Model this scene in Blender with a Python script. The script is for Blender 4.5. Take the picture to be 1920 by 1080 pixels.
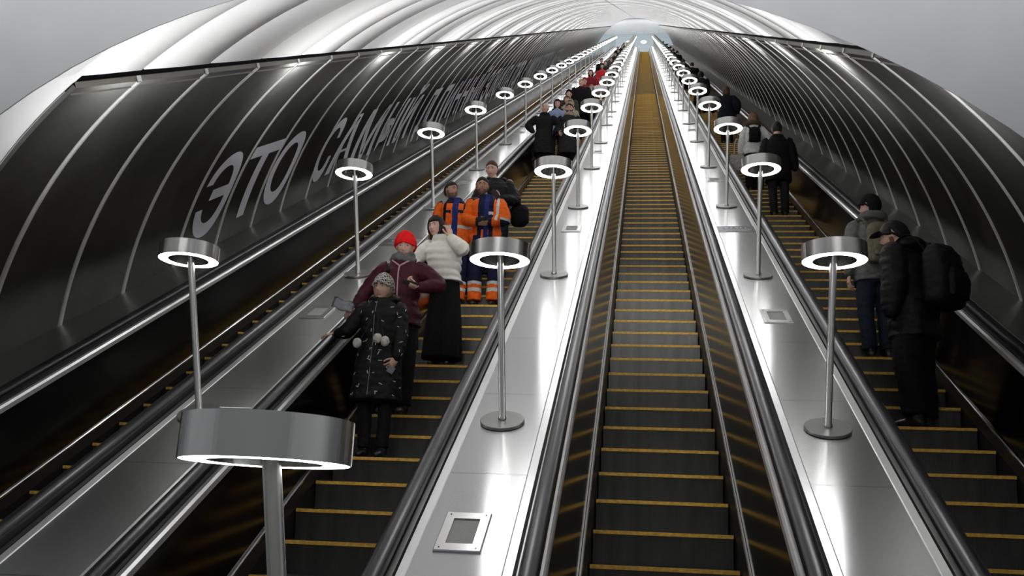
import bpy, bmesh, math, random
from mathutils import Vector, Matrix, Quaternion
from mathutils.bvhtree import BVHTree
random.seed(7)
for o in list(bpy.data.objects): bpy.data.objects.remove(o, do_unlink=True)
SC = bpy.context.scene; COL = SC.collection
rad = math.radians
A30 = rad(30); CA, SA = math.cos(A30), math.sin(A30)
# Local slope frame used by most of the structure: x across, y = s up the incline, z = n at right angles to it.
RX = Matrix.Rotation(A30, 4, 'X')
def W(x, s, n): return RX @ Vector((x, s, n))

# ---------------------------------------------------------------- camera
F_PX = 1786.78; YAW, PITCH, ROLL = -0.13909, 0.25144, 0.04187
cam_d = bpy.data.cameras.new('camera'); cam = bpy.data.objects.new('camera', cam_d); COL.objects.link(cam)
fw = Vector((math.sin(YAW)*math.cos(PITCH), math.cos(YAW)*math.cos(PITCH), math.sin(PITCH)))
rt = fw.cross(Vector((0, 0, 1))).normalized(); up = rt.cross(fw)
r2 = rt*math.cos(ROLL) + up*math.sin(ROLL); u2 = -rt*math.sin(ROLL) + up*math.cos(ROLL)
m = Matrix(((r2.x, u2.x, -fw.x), (r2.y, u2.y, -fw.y), (r2.z, u2.z, -fw.z))).to_4x4()
m.translation = W(-0.1651, 0, 3.51518)
cam.matrix_world = m
cam_d.sensor_width = 36; cam_d.lens = 36*F_PX/1920; cam_d.clip_end = 400; cam_d.clip_start = 0.05
SC.camera = cam

# ---------------------------------------------------------------- world and exposure
w = bpy.data.worlds.new('world'); SC.world = w; w.use_nodes = True
w.node_tree.nodes['Background'].inputs[0].default_value = (0.93, 0.95, 1.0, 1)
w.node_tree.nodes['Background'].inputs[1].default_value = 0.30
vs = SC.view_settings
vs.view_transform = 'Standard'; vs.look = 'None'; vs.gamma = 1; vs.use_curve_mapping = False
vs.exposure = 0.0
RING_E = 28.0; UP_E = 140.0

# ---------------------------------------------------------------- materials
MATS = {}
def mat(name, col, rough=0.6, metal=0.0, emit=None, estr=0.0, spec=0.5, noise=0.0, nscale=20.0, bump=0.0, bscale=60.0, bstretch=None, aniso=0.0, tangent=None, coat=0.0, rnoise=0.0, sheen=0.0):
    if name in MATS: return MATS[name]
    M = bpy.data.materials.new(name); M.use_nodes = True; nt = M.node_tree; b = nt.nodes['Principled BSDF']
    b.inputs['Base Color'].default_value = (*col, 1); b.inputs['Roughness'].default_value = rough
    b.inputs['Metallic'].default_value = metal; b.inputs['Specular IOR Level'].default_value = spec
    b.inputs['Coat Weight'].default_value = coat
    if sheen: b.inputs['Sheen Weight'].default_value = sheen
    if emit: b.inputs['Emission Color'].default_value = (*emit, 1); b.inputs['Emission Strength'].default_value = estr
    tc = nt.nodes.new('ShaderNodeTexCoord'); mp = nt.nodes.new('ShaderNodeMapping'); nt.links.new(tc.outputs['Object'], mp.inputs[0])
    if bstretch: mp.inputs['Scale'].default_value = bstretch
    if noise or rnoise:
        n = nt.nodes.new('ShaderNodeTexNoise'); n.inputs['Scale'].default_value = nscale; n.inputs['Detail'].default_value = 4
        nt.links.new(mp.outputs[0], n.inputs['Vector'])
        if noise:
            r = nt.nodes.new('ShaderNodeValToRGB')
            r.color_ramp.elements[0].position = .3; r.color_ramp.elements[1].position = .7
            r.color_ramp.elements[0].color = (*[max(0, c*(1-noise)) for c in col], 1)
            r.color_ramp.elements[1].color = (*[min(1, c*(1+noise)) for c in col], 1)
            nt.links.new(n.outputs['Fac'], r.inputs[0]); nt.links.new(r.outputs[0], b.inputs['Base Color'])
        if rnoise:
            mr = nt.nodes.new('ShaderNodeMapRange'); mr.inputs['To Min'].default_value = rough-rnoise; mr.inputs['To Max'].default_value = rough+rnoise
            nt.links.new(n.outputs['Fac'], mr.inputs[0]); nt.links.new(mr.outputs[0], b.inputs['Roughness'])
    if bump:
        n2 = nt.nodes.new('ShaderNodeTexNoise'); n2.inputs['Scale'].default_value = bscale; n2.inputs['Detail'].default_value = 3
        nt.links.new(mp.outputs[0], n2.inputs['Vector'])
        bp = nt.nodes.new('ShaderNodeBump'); bp.inputs['Strength'].default_value = bump; bp.inputs['Distance'].default_value = 0.01
        nt.links.new(n2.outputs['Fac'], bp.inputs['Height']); nt.links.new(bp.outputs[0], b.inputs['Normal'])
    if aniso:
        b.inputs['Anisotropic'].default_value = aniso
        if tangent:
            tg = nt.nodes.new('ShaderNodeCombineXYZ')
            for i_, c_ in enumerate(tangent): tg.inputs[i_].default_value = c_
            nt.links.new(tg.outputs[0], b.inputs['Tangent'])
    MATS[name] = M; return M
steel = mat('brushed_steel', (.58, .58, .56), .27, 1.0, aniso=.95, tangent=(0, 0, 1), bump=.25, bscale=16, bstretch=(1, 1, .04))
steel_pole = mat('pole_steel', (.55, .55, .53), .28, 1.0)
steel_flat = mat('base_steel', (.30, .30, .29), .38, 1.0)
deck_m = mat('deck_steel', (.50, .50, .50), .24, 1.0, bump=.12, bscale=1.0, bstretch=(1.6, .8, 1), aniso=.95, tangent=(0, CA, SA))
ledge_m = mat('ledge_steel', (.42, .42, .41), .34, .9)
# fine butt joints between the deck sheets, every 1.39 m
nt = deck_m.node_tree; b = nt.nodes['Principled BSDF']; tc = nt.nodes['Texture Coordinate']
sx_ = nt.nodes.new('ShaderNodeSeparateXYZ'); nt.links.new(tc.outputs['Object'], sx_.inputs[0])
def mth(op, a, bv):
    n_ = nt.nodes.new('ShaderNodeMath'); n_.operation = op; nt.links.new(a, n_.inputs[0]); n_.inputs[1].default_value = bv; return n_.outputs[0]
fr_ = mth('FRACT', mth('DIVIDE', mth('SUBTRACT', sx_.outputs[1], 5.57), 1.39), 0)
ln_ = mth('LESS_THAN', fr_, .0036)
mx_ = nt.nodes.new('ShaderNodeMix'); mx_.data_type = 'RGBA'; nt.links.new(ln_, mx_.inputs[0])
mx_.inputs[6].default_value = (.50, .50, .50, 1); mx_.inputs[7].default_value = (.10, .10, .10, 1); nt.links.new(mx_.outputs[2], b.inputs['Base Color'])
edge_m = mat('edge_steel', (.80, .80, .80), .34, .75)  # paler than the deck: light on the edge strips' bevel put into the colour
trim_m = mat('polished_trim', (.62, .62, .62), .24, 1.0)
panel_m = mat('inner_panel_steel', (.13, .13, .127), .15, 1.0, noise=.08, nscale=1.2, bump=.04, bscale=1.2, aniso=.3, tangent=(0, -SA, CA))
skirt_m = mat('skirt_dark', (.035, .035, .033), .35, 0.6)
rubber = mat('handrail_rubber', (.012, .012, .014), .32, 0.0, spec=.36)
track_m = mat('handrail_track', (.02, .02, .02), .45, 0.5)
step_m = mat('step_aluminium', (.115, .115, .108), .42, 0.7, noise=.25, nscale=9, bstretch=(1, .2, .2))
yellow_m = mat('yellow_paint', (.80, .46, .07), .5, 0.0, noise=.25, nscale=30)
wallp_m = mat('wall_panel', (.15, .15, .14), .31, .88, spec=.5, noise=.15, nscale=1.5)
strip_m = mat('wall_strip', (.62, .62, .60), .5, 0.2)
lip_m = mat('wall_lip', (.15, .145, .12), .5, 0.2)
gap_m = mat('shadow_gap', (.004, .004, .004), .9)
letter_m = mat('letter_grey', (.68, .68, .72), .6)
ceil_m = mat('vault_white', (.80, .80, .80), .6, 0.0, spec=.25)
groove_m = mat('vault_groove', (.42, .42, .42), .7)
portal_m = mat('portal_plaster', (.55, .56, .57), .8, noise=.03, nscale=4)
ringlight = mat('ring_light', (1, 1, 1), .5, emit=(1, 1, 1), estr=RING_E)
uplight = mat('up_light', (1, 1, 1), .5, emit=(1, 1, 1), estr=UP_E)
blue_m = mat('hall_wall_blue', (.50, .57, .61), .6)
floor_m = mat('hall_floor', (.30, .29, .28), .4)
grille_m = mat('speaker_grille', (.30, .30, .29), .7, 0.2, noise=.1, nscale=120)
frame_m = mat('speaker_frame', (.62, .62, .61), .25, 1.0)
sign_m = mat('sign_band', (.10, .10, .115), .35, 0.5)
white_m = mat('sign_white', (.75, .75, .75), .6)

# ---------------------------------------------------------------- helpers
def tag(o, label=None, cat=None, group=None, kind=None):
    if label: o['label'] = label
    if cat: o['category'] = cat
    if group: o['group'] = group
    if kind: o['kind'] = kind
    return o
def mesh_obj(name, bm, mats, parent=None, slope=False, smooth=False):
    me = bpy.data.meshes.new(name)
    if smooth:
        for f in bm.faces: f.smooth = True
    bm.to_mesh(me); bm.free()
    for mm in (mats if isinstance(mats, (list, tuple)) else [mats]): me.materials.append(mm)
    o = bpy.data.objects.new(name, me); COL.objects.link(o)
    if parent: o.parent = parent
    elif slope: o.matrix_world = RX.copy()
    return o
def empty(name, mw=None):
    o = bpy.data.objects.new(name, None); COL.objects.link(o); o.empty_display_size = .2
    if mw is not None: o.matrix_world = mw
    return o
def add_box(bm, x0, x1, y0, y1, z0, z1, mi=0):
    vs_ = [bm.verts.new(c) for c in ((x0,y0,z0),(x1,y0,z0),(x1,y1,z0),(x0,y1,z0),(x0,y0,z1),(x1,y0,z1),(x1,y1,z1),(x0,y1,z1))]
    for q in ((3,2,1,0),(4,5,6,7),(0,1,5,4),(1,2,6,5),(2,3,7,6),(3,0,4,7)):
        f = bm.faces.new([vs_[i] for i in q]); f.material_index = mi
def lathe(bm, prof, seg=48, closed=False, mi=0, mis=None, sharp=False):
    rings = []
    def mk(r, z): return [bm.verts.new((r*math.cos(2*math.pi*i/seg), r*math.sin(2*math.pi*i/seg), z)) for i in range(seg)]
    if sharp:
        n = len(prof)
        for k in range(n if closed else n-1):
            a, b = mk(*prof[k]), mk(*prof[(k+1) % n])
            for i in range(seg):
                f = bm.faces.new((a[i], a[(i+1) % seg], b[(i+1) % seg], b[i])); f.material_index = (mis[k] if mis else mi); f.smooth = True
        return
    for r, z in prof: rings.append(mk(r, z))
    n = len(rings); rng = range(n) if closed else range(n-1)
    for k in rng:
        a, b = rings[k], rings[(k+1) % n]
        for i in range(seg):
            f = bm.faces.new((a[i], a[(i+1) % seg], b[(i+1) % seg], b[i])); f.material_index = (mis[k] if mis else mi)
            f.smooth = True
    return rings
def cap(bm, ring, mi=0, flip=False):
    f = bm.faces.new(ring[::-1] if flip else ring); f.material_index = mi
# path of the escalator truss in the slope frame: straight incline, bend, level part under the lower landing
S_BEND0, S_BEND1 = 2.06, 3.46
S_TOP = 125.2
def truss_path(top=S_TOP, low=-1.6, step=None):
    R = (S_BEND1-S_BEND0)/2/math.tan(rad(15))
    pts = []
    cy = S_BEND1; cz = R            # centre of the bend, above the incline
    # level part runs backwards (-Y world) = direction (-CA, +SA) in slope frame
    e = Vector((cy - R*math.sin(A30), cz - R*math.cos(A30)))
    L = 2.2
    pts.append((e.x - L*CA, e.y + L*SA, -A30))
    for i in range(9):
        a = -A30*(1-i/8)
        pts.append((cy + R*math.sin(a), cz - R*math.cos(a), a))
    ss = [top] if not step else [S_BEND1 + step*(i+1) for i in range(int((top-S_BEND1)/step))] + [top]
    for s in ss: pts.append((s, 0, 0))
    return pts
PATH = truss_path()
def sweep(bm, prof, path=None, closed=True, mi=0, caps=True, smooth=False):
    """prof = list of (x, n); swept along path of (s, n, angle)"""
    path = path or PATH
    rings = []
    for s, n0, a in path:
        rings.append([bm.verts.new((x, s - n*math.sin(a), n0 + n*math.cos(a))) for x, n in prof])
    m_ = len(prof)
    for k in range(len(rings)-1):
        for i in range(m_ if closed else m_-1):
            f = bm.faces.new((rings[k][i], rings[k][(i+1) % m_], rings[k+1][(i+1) % m_], rings[k+1][i])); f.material_index = mi; f.smooth = smooth
    if caps and closed:
        bm.faces.new(rings[0][::-1]).material_index = mi; bm.faces.new(rings[-1]).material_index = mi
    bmesh.ops.recalc_face_normals(bm, faces=bm.faces)

# ---------------------------------------------------------------- tunnel shell
TX, TN, TR = -1.2, -1.0, 5.12
CR = 5.16
STR0, STR_P = 6.08, 1.23       # first strip, pitch
def arcp(ang, r): return (TX + r*math.cos(ang), TN + r*math.sin(ang))
def wall_side(sgn, name):
    bm = bmesh.new()
    a0 = math.asin((0.70-TN)/TR); a1 = math.asin((3.185-TN)/TR)
    N = 28; S0 = 6.43
    prof = [arcp((a0+(a1-a0)*i/N), TR) for i in range(N+1)]
    if sgn < 0: prof = [(2*TX-x, n) for x, n in prof]
    # panel skin, with thickness outwards
    def row(off, s):
        return [bm.verts.new((TX+(x-TX)*(TR+off)/TR, s, TN+(n-TN)*(TR+off)/TR)) for x, n in prof]
    inn = [row(0, s) for s in (S0, S_TOP+1)]; out = [row(.03, s) for s in (S0, S_TOP+1)]
    for i in range(N):
        for a, b in ((inn[0], inn[1]), (out[1], out[0])):
            f = bm.faces.new((a[i], a[i+1], b[i+1], b[i])); f.smooth = True
        bm.faces.new((inn[0][i], out[0][i], out[0][i+1], inn[0][i+1]))
        bm.faces.new((inn[1][i+1], out[1][i+1], out[1][i], inn[1][i]))
    # lip folding back outwards at the head of the panels, then a face painted black for the gap's shade
    xt, nt_ = prof[-1]; o = 1 if sgn > 0 else -1
    lip = [(xt, nt_), (xt+o*.004, nt_+.042), (xt+o*.05, nt_+.042), (xt+o*.05, nt_-.05)]
    for (xa, na), (xb, nb) in zip(lip[:3], lip[1:]):
        q = [bm.verts.new(c) for c in ((xa, S0, na), (xb, S0, nb), (xb, S_TOP+1, nb), (xa, S_TOP+1, na))]
        bm.faces.new(q).material_index = 2
    q = [bm.verts.new(c) for c in ((xt+o*.09, S0, nt_-.06), (xt+o*.075, S0, nt_+.16), (xt+o*.075, S_TOP+1, nt_+.16), (xt+o*.09, S_TOP+1, nt_-.06))]
    bm.faces.new(q).material_index = 3
    # strips over the joints
    k = 1
    while STR0 + k*STR_P < S_TOP:
        s = STR0 + k*STR_P; k += 1
        hw = .034
        r0 = [bm.verts.new((TX+(x-TX)*(TR-.012)/TR, s-hw, TN+(n-TN)*(TR-.012)/TR)) for x, n in prof]
        r1 = [bm.verts.new((TX+(x-TX)*(TR-.012)/TR, s+hw, TN+(n-TN)*(TR-.012)/TR)) for x, n in prof]
        r2_ = [bm.verts.new((x, s-hw, n)) for x, n in prof]; r3 = [bm.verts.new((x, s+hw, n)) for x, n in prof]
        for i in range(N):
            for a, b in ((r0, r1), (r2_, r0), (r1, r3)):
                f = bm.faces.new((a[i], a[i+1], b[i+1], b[i])); f.material_index = 1; f.smooth = True
        q = [bm.verts.new(c) for c in ((xt-o*.012, s-hw, nt_-.005), (xt-o*.006, s-hw, nt_+.044), (xt-o*.006, s+hw, nt_+.044), (xt-o*.012, s+hw, nt_-.005))]
        bm.faces.new(q).material_index = 1
    ob = mesh_obj(name, bm, [wallp_m, strip_m, lip_m, gap_m], slope=True)
    return tag(ob, kind='structure')
wall_side(-1, 'wall_left'); wall_side(1, 'wall_right')
# white vault: each ring of cladding overlaps the next a little
bm = bmesh.new()
a0 = math.asin((3.27-TN)/CR); N = 56
angs = [a0 + (math.pi-2*a0)*i/N for i in range(N+1)]
k = -1
while STR0 + k*STR_P < S_TOP+1:
    s = STR0 + k*STR_P; k += 1
    if s < 5.1: s = 5.13
    rr = ((s-.03, CR+.04, 1), (s, CR+.04, 1), (s+.02, CR+.003, 0), (s+STR_P*.5, CR-.003, 0), (s+STR_P-.03, CR, 0), (s+STR_P-.03, CR+.04, 1))
    rows = [[bm.verts.new((TX+r*math.cos(a), ss, TN+r*math.sin(a))) for a in angs] for ss, r, _ in rr]
    for j in range(len(rr)-1):
        for i in range(N):
            f = bm.faces.new((rows[j][i], rows[j+1][i], rows[j+1][i+1], rows[j][i+1])); f.material_index = 1 if (rr[j][2] and rr[j+1][2]) else 0
            f.smooth = True
cx_ = -.012
q = [bm.verts.new(c) for c in ((TX-.02, 5.0, TN+CR-.012), (TX+.02, 5.0, TN+CR-.012), (TX+.02, S_TOP, TN+CR-.012), (TX-.02, S_TOP, TN+CR-.012))]
bm.faces.new(q).material_index = 1
tag(mesh_obj('ceiling', bm, [ceil_m, groove_m], slope=True), kind='structure')
bm = bmesh.new()
for sg in (-1, 1):
    prev = None
    for i in range(41):
        a = rad(-8) + (math.asin((3.30-TN)/CR)-rad(-8))*i/40
        cur = [bm.verts.new((TX+sg*CR*math.cos(a), ss, TN+CR*math.sin(a))) for ss in (5.02, 6.44)]
        if prev:
            f = bm.faces.new((prev[0], cur[0], cur[1], prev[1])); f.smooth = True
        prev = cur
tag(mesh_obj('trim_1', bm, ceil_m, slope=True), kind='structure')
# arch where the lower hall's end wall opens into the inclined tunnel
bm = bmesh.new()
PRx, PRn, PR_ = -1.19, -1.24, 5.06
N = 64
inner = []; outer = []
for i in range(N+1):
    a = rad(-8) + rad(196)*i/N
    inner.append((PRx+PR_*math.cos(a), PRn+PR_*math.sin(a)))
    c, s_ = math.cos(a), math.sin(a)
    t = min(14/abs(c) if abs(c) > 1e-6 else 1e9, 10/abs(s_) if abs(s_) > 1e-6 else 1e9)
    outer.append((PRx+t*c, PRn+t*s_))
rows = []
for (pp, ss) in ((inner, 5.02), (inner, 5.0), (outer, 5.0), (outer, 5.02)):
    rows.append([bm.verts.new((x, ss, n)) for x, n in pp])
for a, b in ((0, 1), (1, 2), (2, 3), (3, 0)):
    for i in range(N): bm.faces.new((rows[a][i], rows[a][i+1], rows[b][i+1], rows[b][i]))
bmesh.ops.recalc_face_normals(bm, faces=bm.faces)
tag(mesh_obj('wall_portal', bm, portal_m, slope=True), kind='structure')

# ---------------------------------------------------------------- upper hall beyond the top of the incline
pt = W(0, S_TOP, 0); YT, ZT = pt.y, pt.z
bm = bmesh.new(); add_box(bm, -7, 4.6, YT+.4, YT+14, ZT-.3, ZT)
tag(mesh_obj('floor_upper', bm, floor_m), kind='structure')
bm = bmesh.new(); add_box(bm, -7.4, 5.0, YT+7.0, YT+7.2, ZT, ZT+6.6)
tag(mesh_obj('wall_hall', bm, blue_m), kind='structure')
bm = bmesh.new()
rows = []
for i in range(33):
    a = rad(53) + rad(74)*i/32
    p = W(TX + CR*math.cos(a), S_TOP+1.0, TN + CR*math.sin(a))
    q0 = V3 = Vector((TX + 6.2*math.cos(math.pi*i/32), YT+7.0, ZT+6.5))
    rows.append([bm.verts.new(p.lerp(q0, t) + Vector((0, 0, .55*math.sin(math.pi*t)))) for t in (0, .2, .4, .6, .8, 1)])
for a, b in zip(rows, rows[1:]):
    for i in range(5): bm.faces.new((a[i], b[i], b[i+1], a[i+1])).smooth = True
tag(mesh_obj('ceiling_upper', bm, ceil_m), kind='structure')
bm = bmesh.new()
for sx in (-7.4, 4.9): add_box(bm, sx, sx+.1, YT+.3, YT+7, ZT, ZT+6.6)
tag(mesh_obj('wall_hall_side', bm, blue_m), kind='structure')

for i, x in enumerate((-4, 1.6)):  # unseen fill lights added to brighten the upper hall's ceiling
    ld = bpy.data.lights.new('hall_fill', 'AREA'); ld.shape = 'RECTANGLE'; ld.size = 4; ld.size_y = 2; ld.energy = 125
    lo = bpy.data.objects.new('hall_fill', ld); COL.objects.link(lo); lo.location = (x, YT+2.4, ZT+2.4); lo.rotation_euler = (rad(150), 0, 0)
    tag(lo, kind='structure')
# added fill light behind the camera, brightening the end wall round the arch
ld = bpy.data.lights.new('portal_fill', 'AREA'); ld.shape = 'RECTANGLE'; ld.size = 18; ld.size_y = .6; ld.energy = 900; ld.spread = rad(80)
lo = bpy.data.objects.new('portal_fill', ld); COL.objects.link(lo); lo.location = (-1.2, -5.0, 4.9); lo.rotation_euler = (rad(127), 0, 0)
tag(lo, kind='structure')
# lower landing floor (beneath the photographer)
bm = bmesh.new(); add_box(bm, -12, 10, -9, W(0, 2.2, 0).y-.15, 1.05, 1.2)
tag(mesh_obj('floor', bm, floor_m), kind='structure')
bm = bmesh.new(); add_box(bm, -12, 10, -9.2, -9, 1.2, 9)
tag(mesh_obj('wall_back', bm, portal_m), kind='structure')

# ---------------------------------------------------------------- escalators
PITCH_S = 0.4/CA
ESC = [('far_left', -4.57, 6.43-5*PITCH_S*1.0), ('left', -2.27971, 5.85449), ('centre', 0.0, 5.71399), ('right', 2.26784, 7.26511)]
HN = 0.79
def step_mesh(detail=True):
    """slope-frame step, nose at the origin; riser goes straight down, tread goes level and back"""
    bm = bmesh.new()
    dn = Vector((0, -SA, -CA)); bk = Vector((0, CA, -SA))
    rows = []
    n = 96 if detail else 1
    xs = []
    if detail:
        wd = .99/n
        for i in range(n):
            x0 = -.495 + i*wd
            xs += [(x0, 0), (x0+wd*.45, 0), (x0+wd*.5, .006), (x0+wd*.95, .006)]
        xs.append((.495, 0))
    else: xs = [(-.495, 0), (.495, 0)]
    H = 0.4*math.tan(A30)
    for x, dp in xs:
        col = []
        # riser: slightly dished, cleated
        for t in (1.0, .75, .5, .25, .08):
            dish = .020*math.sin(math.pi*t*.5)
            p = dn*(H*t) + bk*(dish + dp)
            col.append(bm.verts.new((x, p.y, p.z)))
        for t in (0.0, .045, .39):
            p = bk*(t) + dn*(dp*.8 + (.004 if t == 0 else 0))
            col.append(bm.verts.new((x, p.y, p.z)))
        p = bk*.39 + dn*.03; col.append(bm.verts.new((x, p.y, p.z)))
        rows.append(col)
    for a, b in zip(rows, rows[1:]):
        for i in range(len(a)-1): bm.faces.new((a[i], b[i], b[i+1], a[i+1]))
    # side cheeks close the step
    for col in (rows[0], rows[-1]):
        bm.faces.new(col)
    bmesh.ops.recalc_face_normals(bm, faces=bm.faces)
    return bm
def yellow_mesh():
    bm = bmesh.new()
    dn = Vector((0, -SA, -CA)); bk = Vector((0, CA, -SA))
    prof = [dn*.022 - bk*.004, dn*(-.004) - bk*.004, dn*(-.004) + bk*.030, dn*.004 + bk*.030, dn*.006 + bk*.006, dn*.022 + bk*.006]
    rows = [[bm.verts.new((x, p.y, p.z)) for p in prof] for x in (-.495, .495)]
    for i in range(6): bm.faces.new((rows[0][i], rows[1][i], rows[1][(i+1) % 6], rows[0][(i+1) % 6]))
    bm.faces.new(rows[0]); bm.faces.new(rows[1][::-1])
    bmesh.ops.recalc_face_normals(bm, faces=bm.faces)
    return bm
step_me = None; yel_me = None
ESC_LABEL = {
 'far_left': ('empty escalator farthest left, beside the wall with the big grey letters', 0),
 'left': ('escalator carrying the crowd, under the girl and the orange jacketed workers', 0),
 'centre': ('empty escalator in the middle, seen straight up its yellow edged steps', 0),
 'right': ('escalator at the right carrying people seen from behind with backpacks', 0)}
def esc_side(root, cx, sg):
    X = lambda o: cx + sg*o
    bm = bmesh.new(); sweep(bm, [(X(.504), -.30), (X(.508), .0), (X(.532), .085), (X(.545), .085), (X(.545), -.30)]); mesh_obj('skirt', bm, skirt_m, root)
    bm = bmesh.new(); sweep(bm, [(X(.530), .080), (X(.531), .094), (X(.537), .101), (X(.549), .098), (X(.551), .080)], smooth=False); mesh_obj('panel_trim', bm, trim_m, root)
    bm = bmesh.new(); sweep(bm, [(X(.551), .055), (X(.551), .095), (X(.660), .655), (X(.70), .655), (X(.70), .055)]); mesh_obj('inner_panel', bm, panel_m, root)
    bm = bmesh.new(); sweep(bm, [(X(.655), .655), (X(.659), .690), (X(.672), .708), (X(.696), .712), (X(.696), .655)]); mesh_obj('upper_trim', bm, edge_m, root)
    bm = bmesh.new(); sweep(bm, [(X(.700), .66), (X(.700), .752), (X(.706), .767), (X(.758), .767), (X(.766), .752), (X(.770), .70), (X(.770), .66)]); mesh_obj('handrail_track', bm, track_m, root)
    bm = bmesh.new(); sweep(bm, [(X(.770), .60), (X(.770), .712), (X(.778), .718), (X(.810), .716), (X(.812), .60)]); mesh_obj('outer_trim', bm, steel_flat, root)
    pr = []
    for i in range(13):
        a = math.pi*(i/12)
        pr.append((X(.733+.054*math.cos(a)*(1 if abs(math.cos(a)) < .9 else .99)), .782+.038*math.sin(a)))
    pr += [(X(.733-.056), .769), (X(.733-.040), .765), (X(.733+.040), .765), (X(.733+.056), .769)]
    bm = bmesh.new(); sweep(bm, pr, smooth=True); mesh_obj('handrail', bm, rubber, root)
roots = {}
for name, cx, s0 in ESC:
    root = empty('escalator', RX @ Matrix.Identity(4)); roots[name] = root
    tag(root, ESC_LABEL[name][0], 'escalator')
    for sg in (-1, 1): esc_side(root, cx, sg)
    bm = bmesh.new(); sweep(bm, [(cx-.53, -.42), (cx+.53, -.42), (cx+.53, -.40), (cx-.53, -.40)]); mesh_obj('undertray', bm, skirt_m, root)
    while s0 - PITCH_S > 4.3: s0 -= PITCH_S
    n = int((S_TOP - s0)/PITCH_S)
    for k in range(min(n, 100)):
        if step_me is None:
            o = mesh_obj('step', step_mesh(True), step_m, root); step_me = o.data
            y = mesh_obj('yellow_edge', yellow_mesh(), yellow_m, o); yel_me = y.data
        else:
            o = bpy.data.objects.new('step', step_me); COL.objects.link(o); o.parent = root
            y = bpy.data.objects.new('yellow_edge', yel_me); COL.objects.link(y); y.parent = o
        o.location = (cx, s0 + k*PITCH_S, 0)
    # the rest of the run, farther than one can tell step from step
    bm = bmesh.new()
    dn = Vector((0, -SA, -CA)); bk = Vector((0, CA, -SA)); H = .4*math.tan(A30)
    for k in range(100, n+1):
        o_ = Vector((cx, s0+k*PITCH_S, 0))
        def quad(x0, x1, pts, mi):
            a = [bm.verts.new(o_+Vector((x0, 0, 0))+p) for p in pts]; b = [bm.verts.new(o_+Vector((x1, 0, 0))+p) for p in pts]
            for i in range(len(pts)-1): bm.faces.new((a[i], b[i], b[i+1], a[i+1])).material_index = mi
        quad(-.495, .495, [dn*H+bk*.01, Vector((0,0,0)), bk*.4], 0)
        quad(-.495, .495, [dn*.012-bk*.005, dn*(-.002)-bk*.005, dn*(-.002)+bk*.02, dn*.006+bk*.02], 1)
    tag(mesh_obj('upper_steps', bm, [step_m, yellow_m], root), kind='stuff')
    del bm

# ---------------------------------------------------------------- decks between and beside the escalators
def deck(xa, xb, label, wl=False, wr=False):
    root = empty('balustrade_deck', RX @ Matrix.Identity(4)); tag(root, label, 'balustrade')
    e = .066
    x0 = xa if wl else xa+e; x1 = xb if wr else xb-e
    # stainless sheets, one after another, about 1.4 m long
    bm = bmesh.new()
    sweep(bm, [(x0, .40), (x0, .7205), (x1, .7205), (x1, .40)], path=PATH)
    o = mesh_obj('deck_sheet', bm, ledge_m if (wl or wr) else deck_m, root)
    for xx, on in ((xa, not wl), (xb-e, not wr)):
        if on:
            bm = bmesh.new(); sweep(bm, [(xx, .40), (xx+(.006 if xx == xa else 0), .716), (xx+.008, .724), (xx+e-.008, .724), (xx+e-(0 if xx == xa else .006), .716), (xx+e, .40)]); mesh_obj('edge_strip', bm, edge_m, root)
    return root
cx = [e[1] for e in ESC]; G = .822
deck(cx[0]+G, cx[1]-G, 'steel deck with a lamp row, left of the crowded escalator')
deck(cx[1]+G, cx[2]-G, 'bright steel deck between the crowded escalator and the empty middle one')
deck(cx[2]+G, cx[3]-G, 'bright steel deck between the middle escalator and the one at right')
deck(-6.06, cx[0]-G, 'narrow ledge at the foot of the lettered left wall', wl=True)
deck(cx[3]+G, 3.66, 'narrow ledge at the foot of the right wall', wr=True)

# ---------------------------------------------------------------- lamps
TS, HP, ND = .128, 1.187, .7235
def make_lamp():
    root = empty('ring_lamp')
    # foot: flat disc lying on the deck (root's z is at right angles to the incline)
    bm = bmesh.new(); r = lathe(bm, [(.0, 0), (.158, 0), (.163, .003), (.163, .020), (.160, .024), (.0005, .024)], 56, sharp=True)
    mesh_obj('foot_disc', bm, steel_flat, root)
    top = Vector((0, TS, HP-.002)) + RX.inverted().to_3x3() @ Vector((0, 0, .104))
    bm = bmesh.new()
    d = top; L = d.length
    q = Vector((0, 0, 1)).rotation_difference(d.normalized())
    for kk, (r_, z) in enumerate(((.030, .02), (.030, .034), (.0245, .038), (.0245, L))):
        pass
    rings = lathe(bm, [(.031, .022), (.031, .040), (.0245, .044), (.0245, L)], 32)
    bm.transform(q.to_matrix().to_4x4())
    mesh_obj('pole', bm, steel_pole, root)
    # drum: level, so turned back by the incline
    R, Ri, Hd = .217, .142, .110
    dr = empty('shade'); dr.parent = root
    bm = bmesh.new()
    lathe(bm, [(R-.004, 0), (R, 0), (R, Hd), (R-.004, Hd), (R-.004, 0)], 96, sharp=True)
    lathe(bm, [(Ri, 0), (Ri+.004, 0), (Ri+.004, Hd), (Ri, Hd), (Ri, 0)], 72, sharp=True)
    rr = lathe(bm, [(Ri, Hd-.004), (0.0005, Hd-.004)], 72); 
    bpy.data.objects.remove(dr)
    dr = mesh_obj('shade', bm, steel, root)
    dr.location = (0, TS, HP); dr.rotation_euler = (-A30, 0, 0)
    bm = bmesh.new(); lathe(bm, [(Ri+.004, .004), (R-.004, .004)], 96)
    bmesh.ops.recalc_face_normals(bm, faces=bm.faces)
    l = mesh_obj('ring_diffuser', bm, ringlight, dr); 
    bm = bmesh.new(); lathe(bm, [(Ri+.004, Hd-.012), (R-.004, Hd-.012)], 96)
    u = mesh_obj('upper_diffuser', bm, uplight, dr)
    return root
def copy_tree(o, parent=None):
    c = o.copy(); COL.objects.link(c); c.parent = parent
    for ch in list(o.children): copy_tree(ch, c)
    return c
lamp0 = make_lamp()
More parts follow.
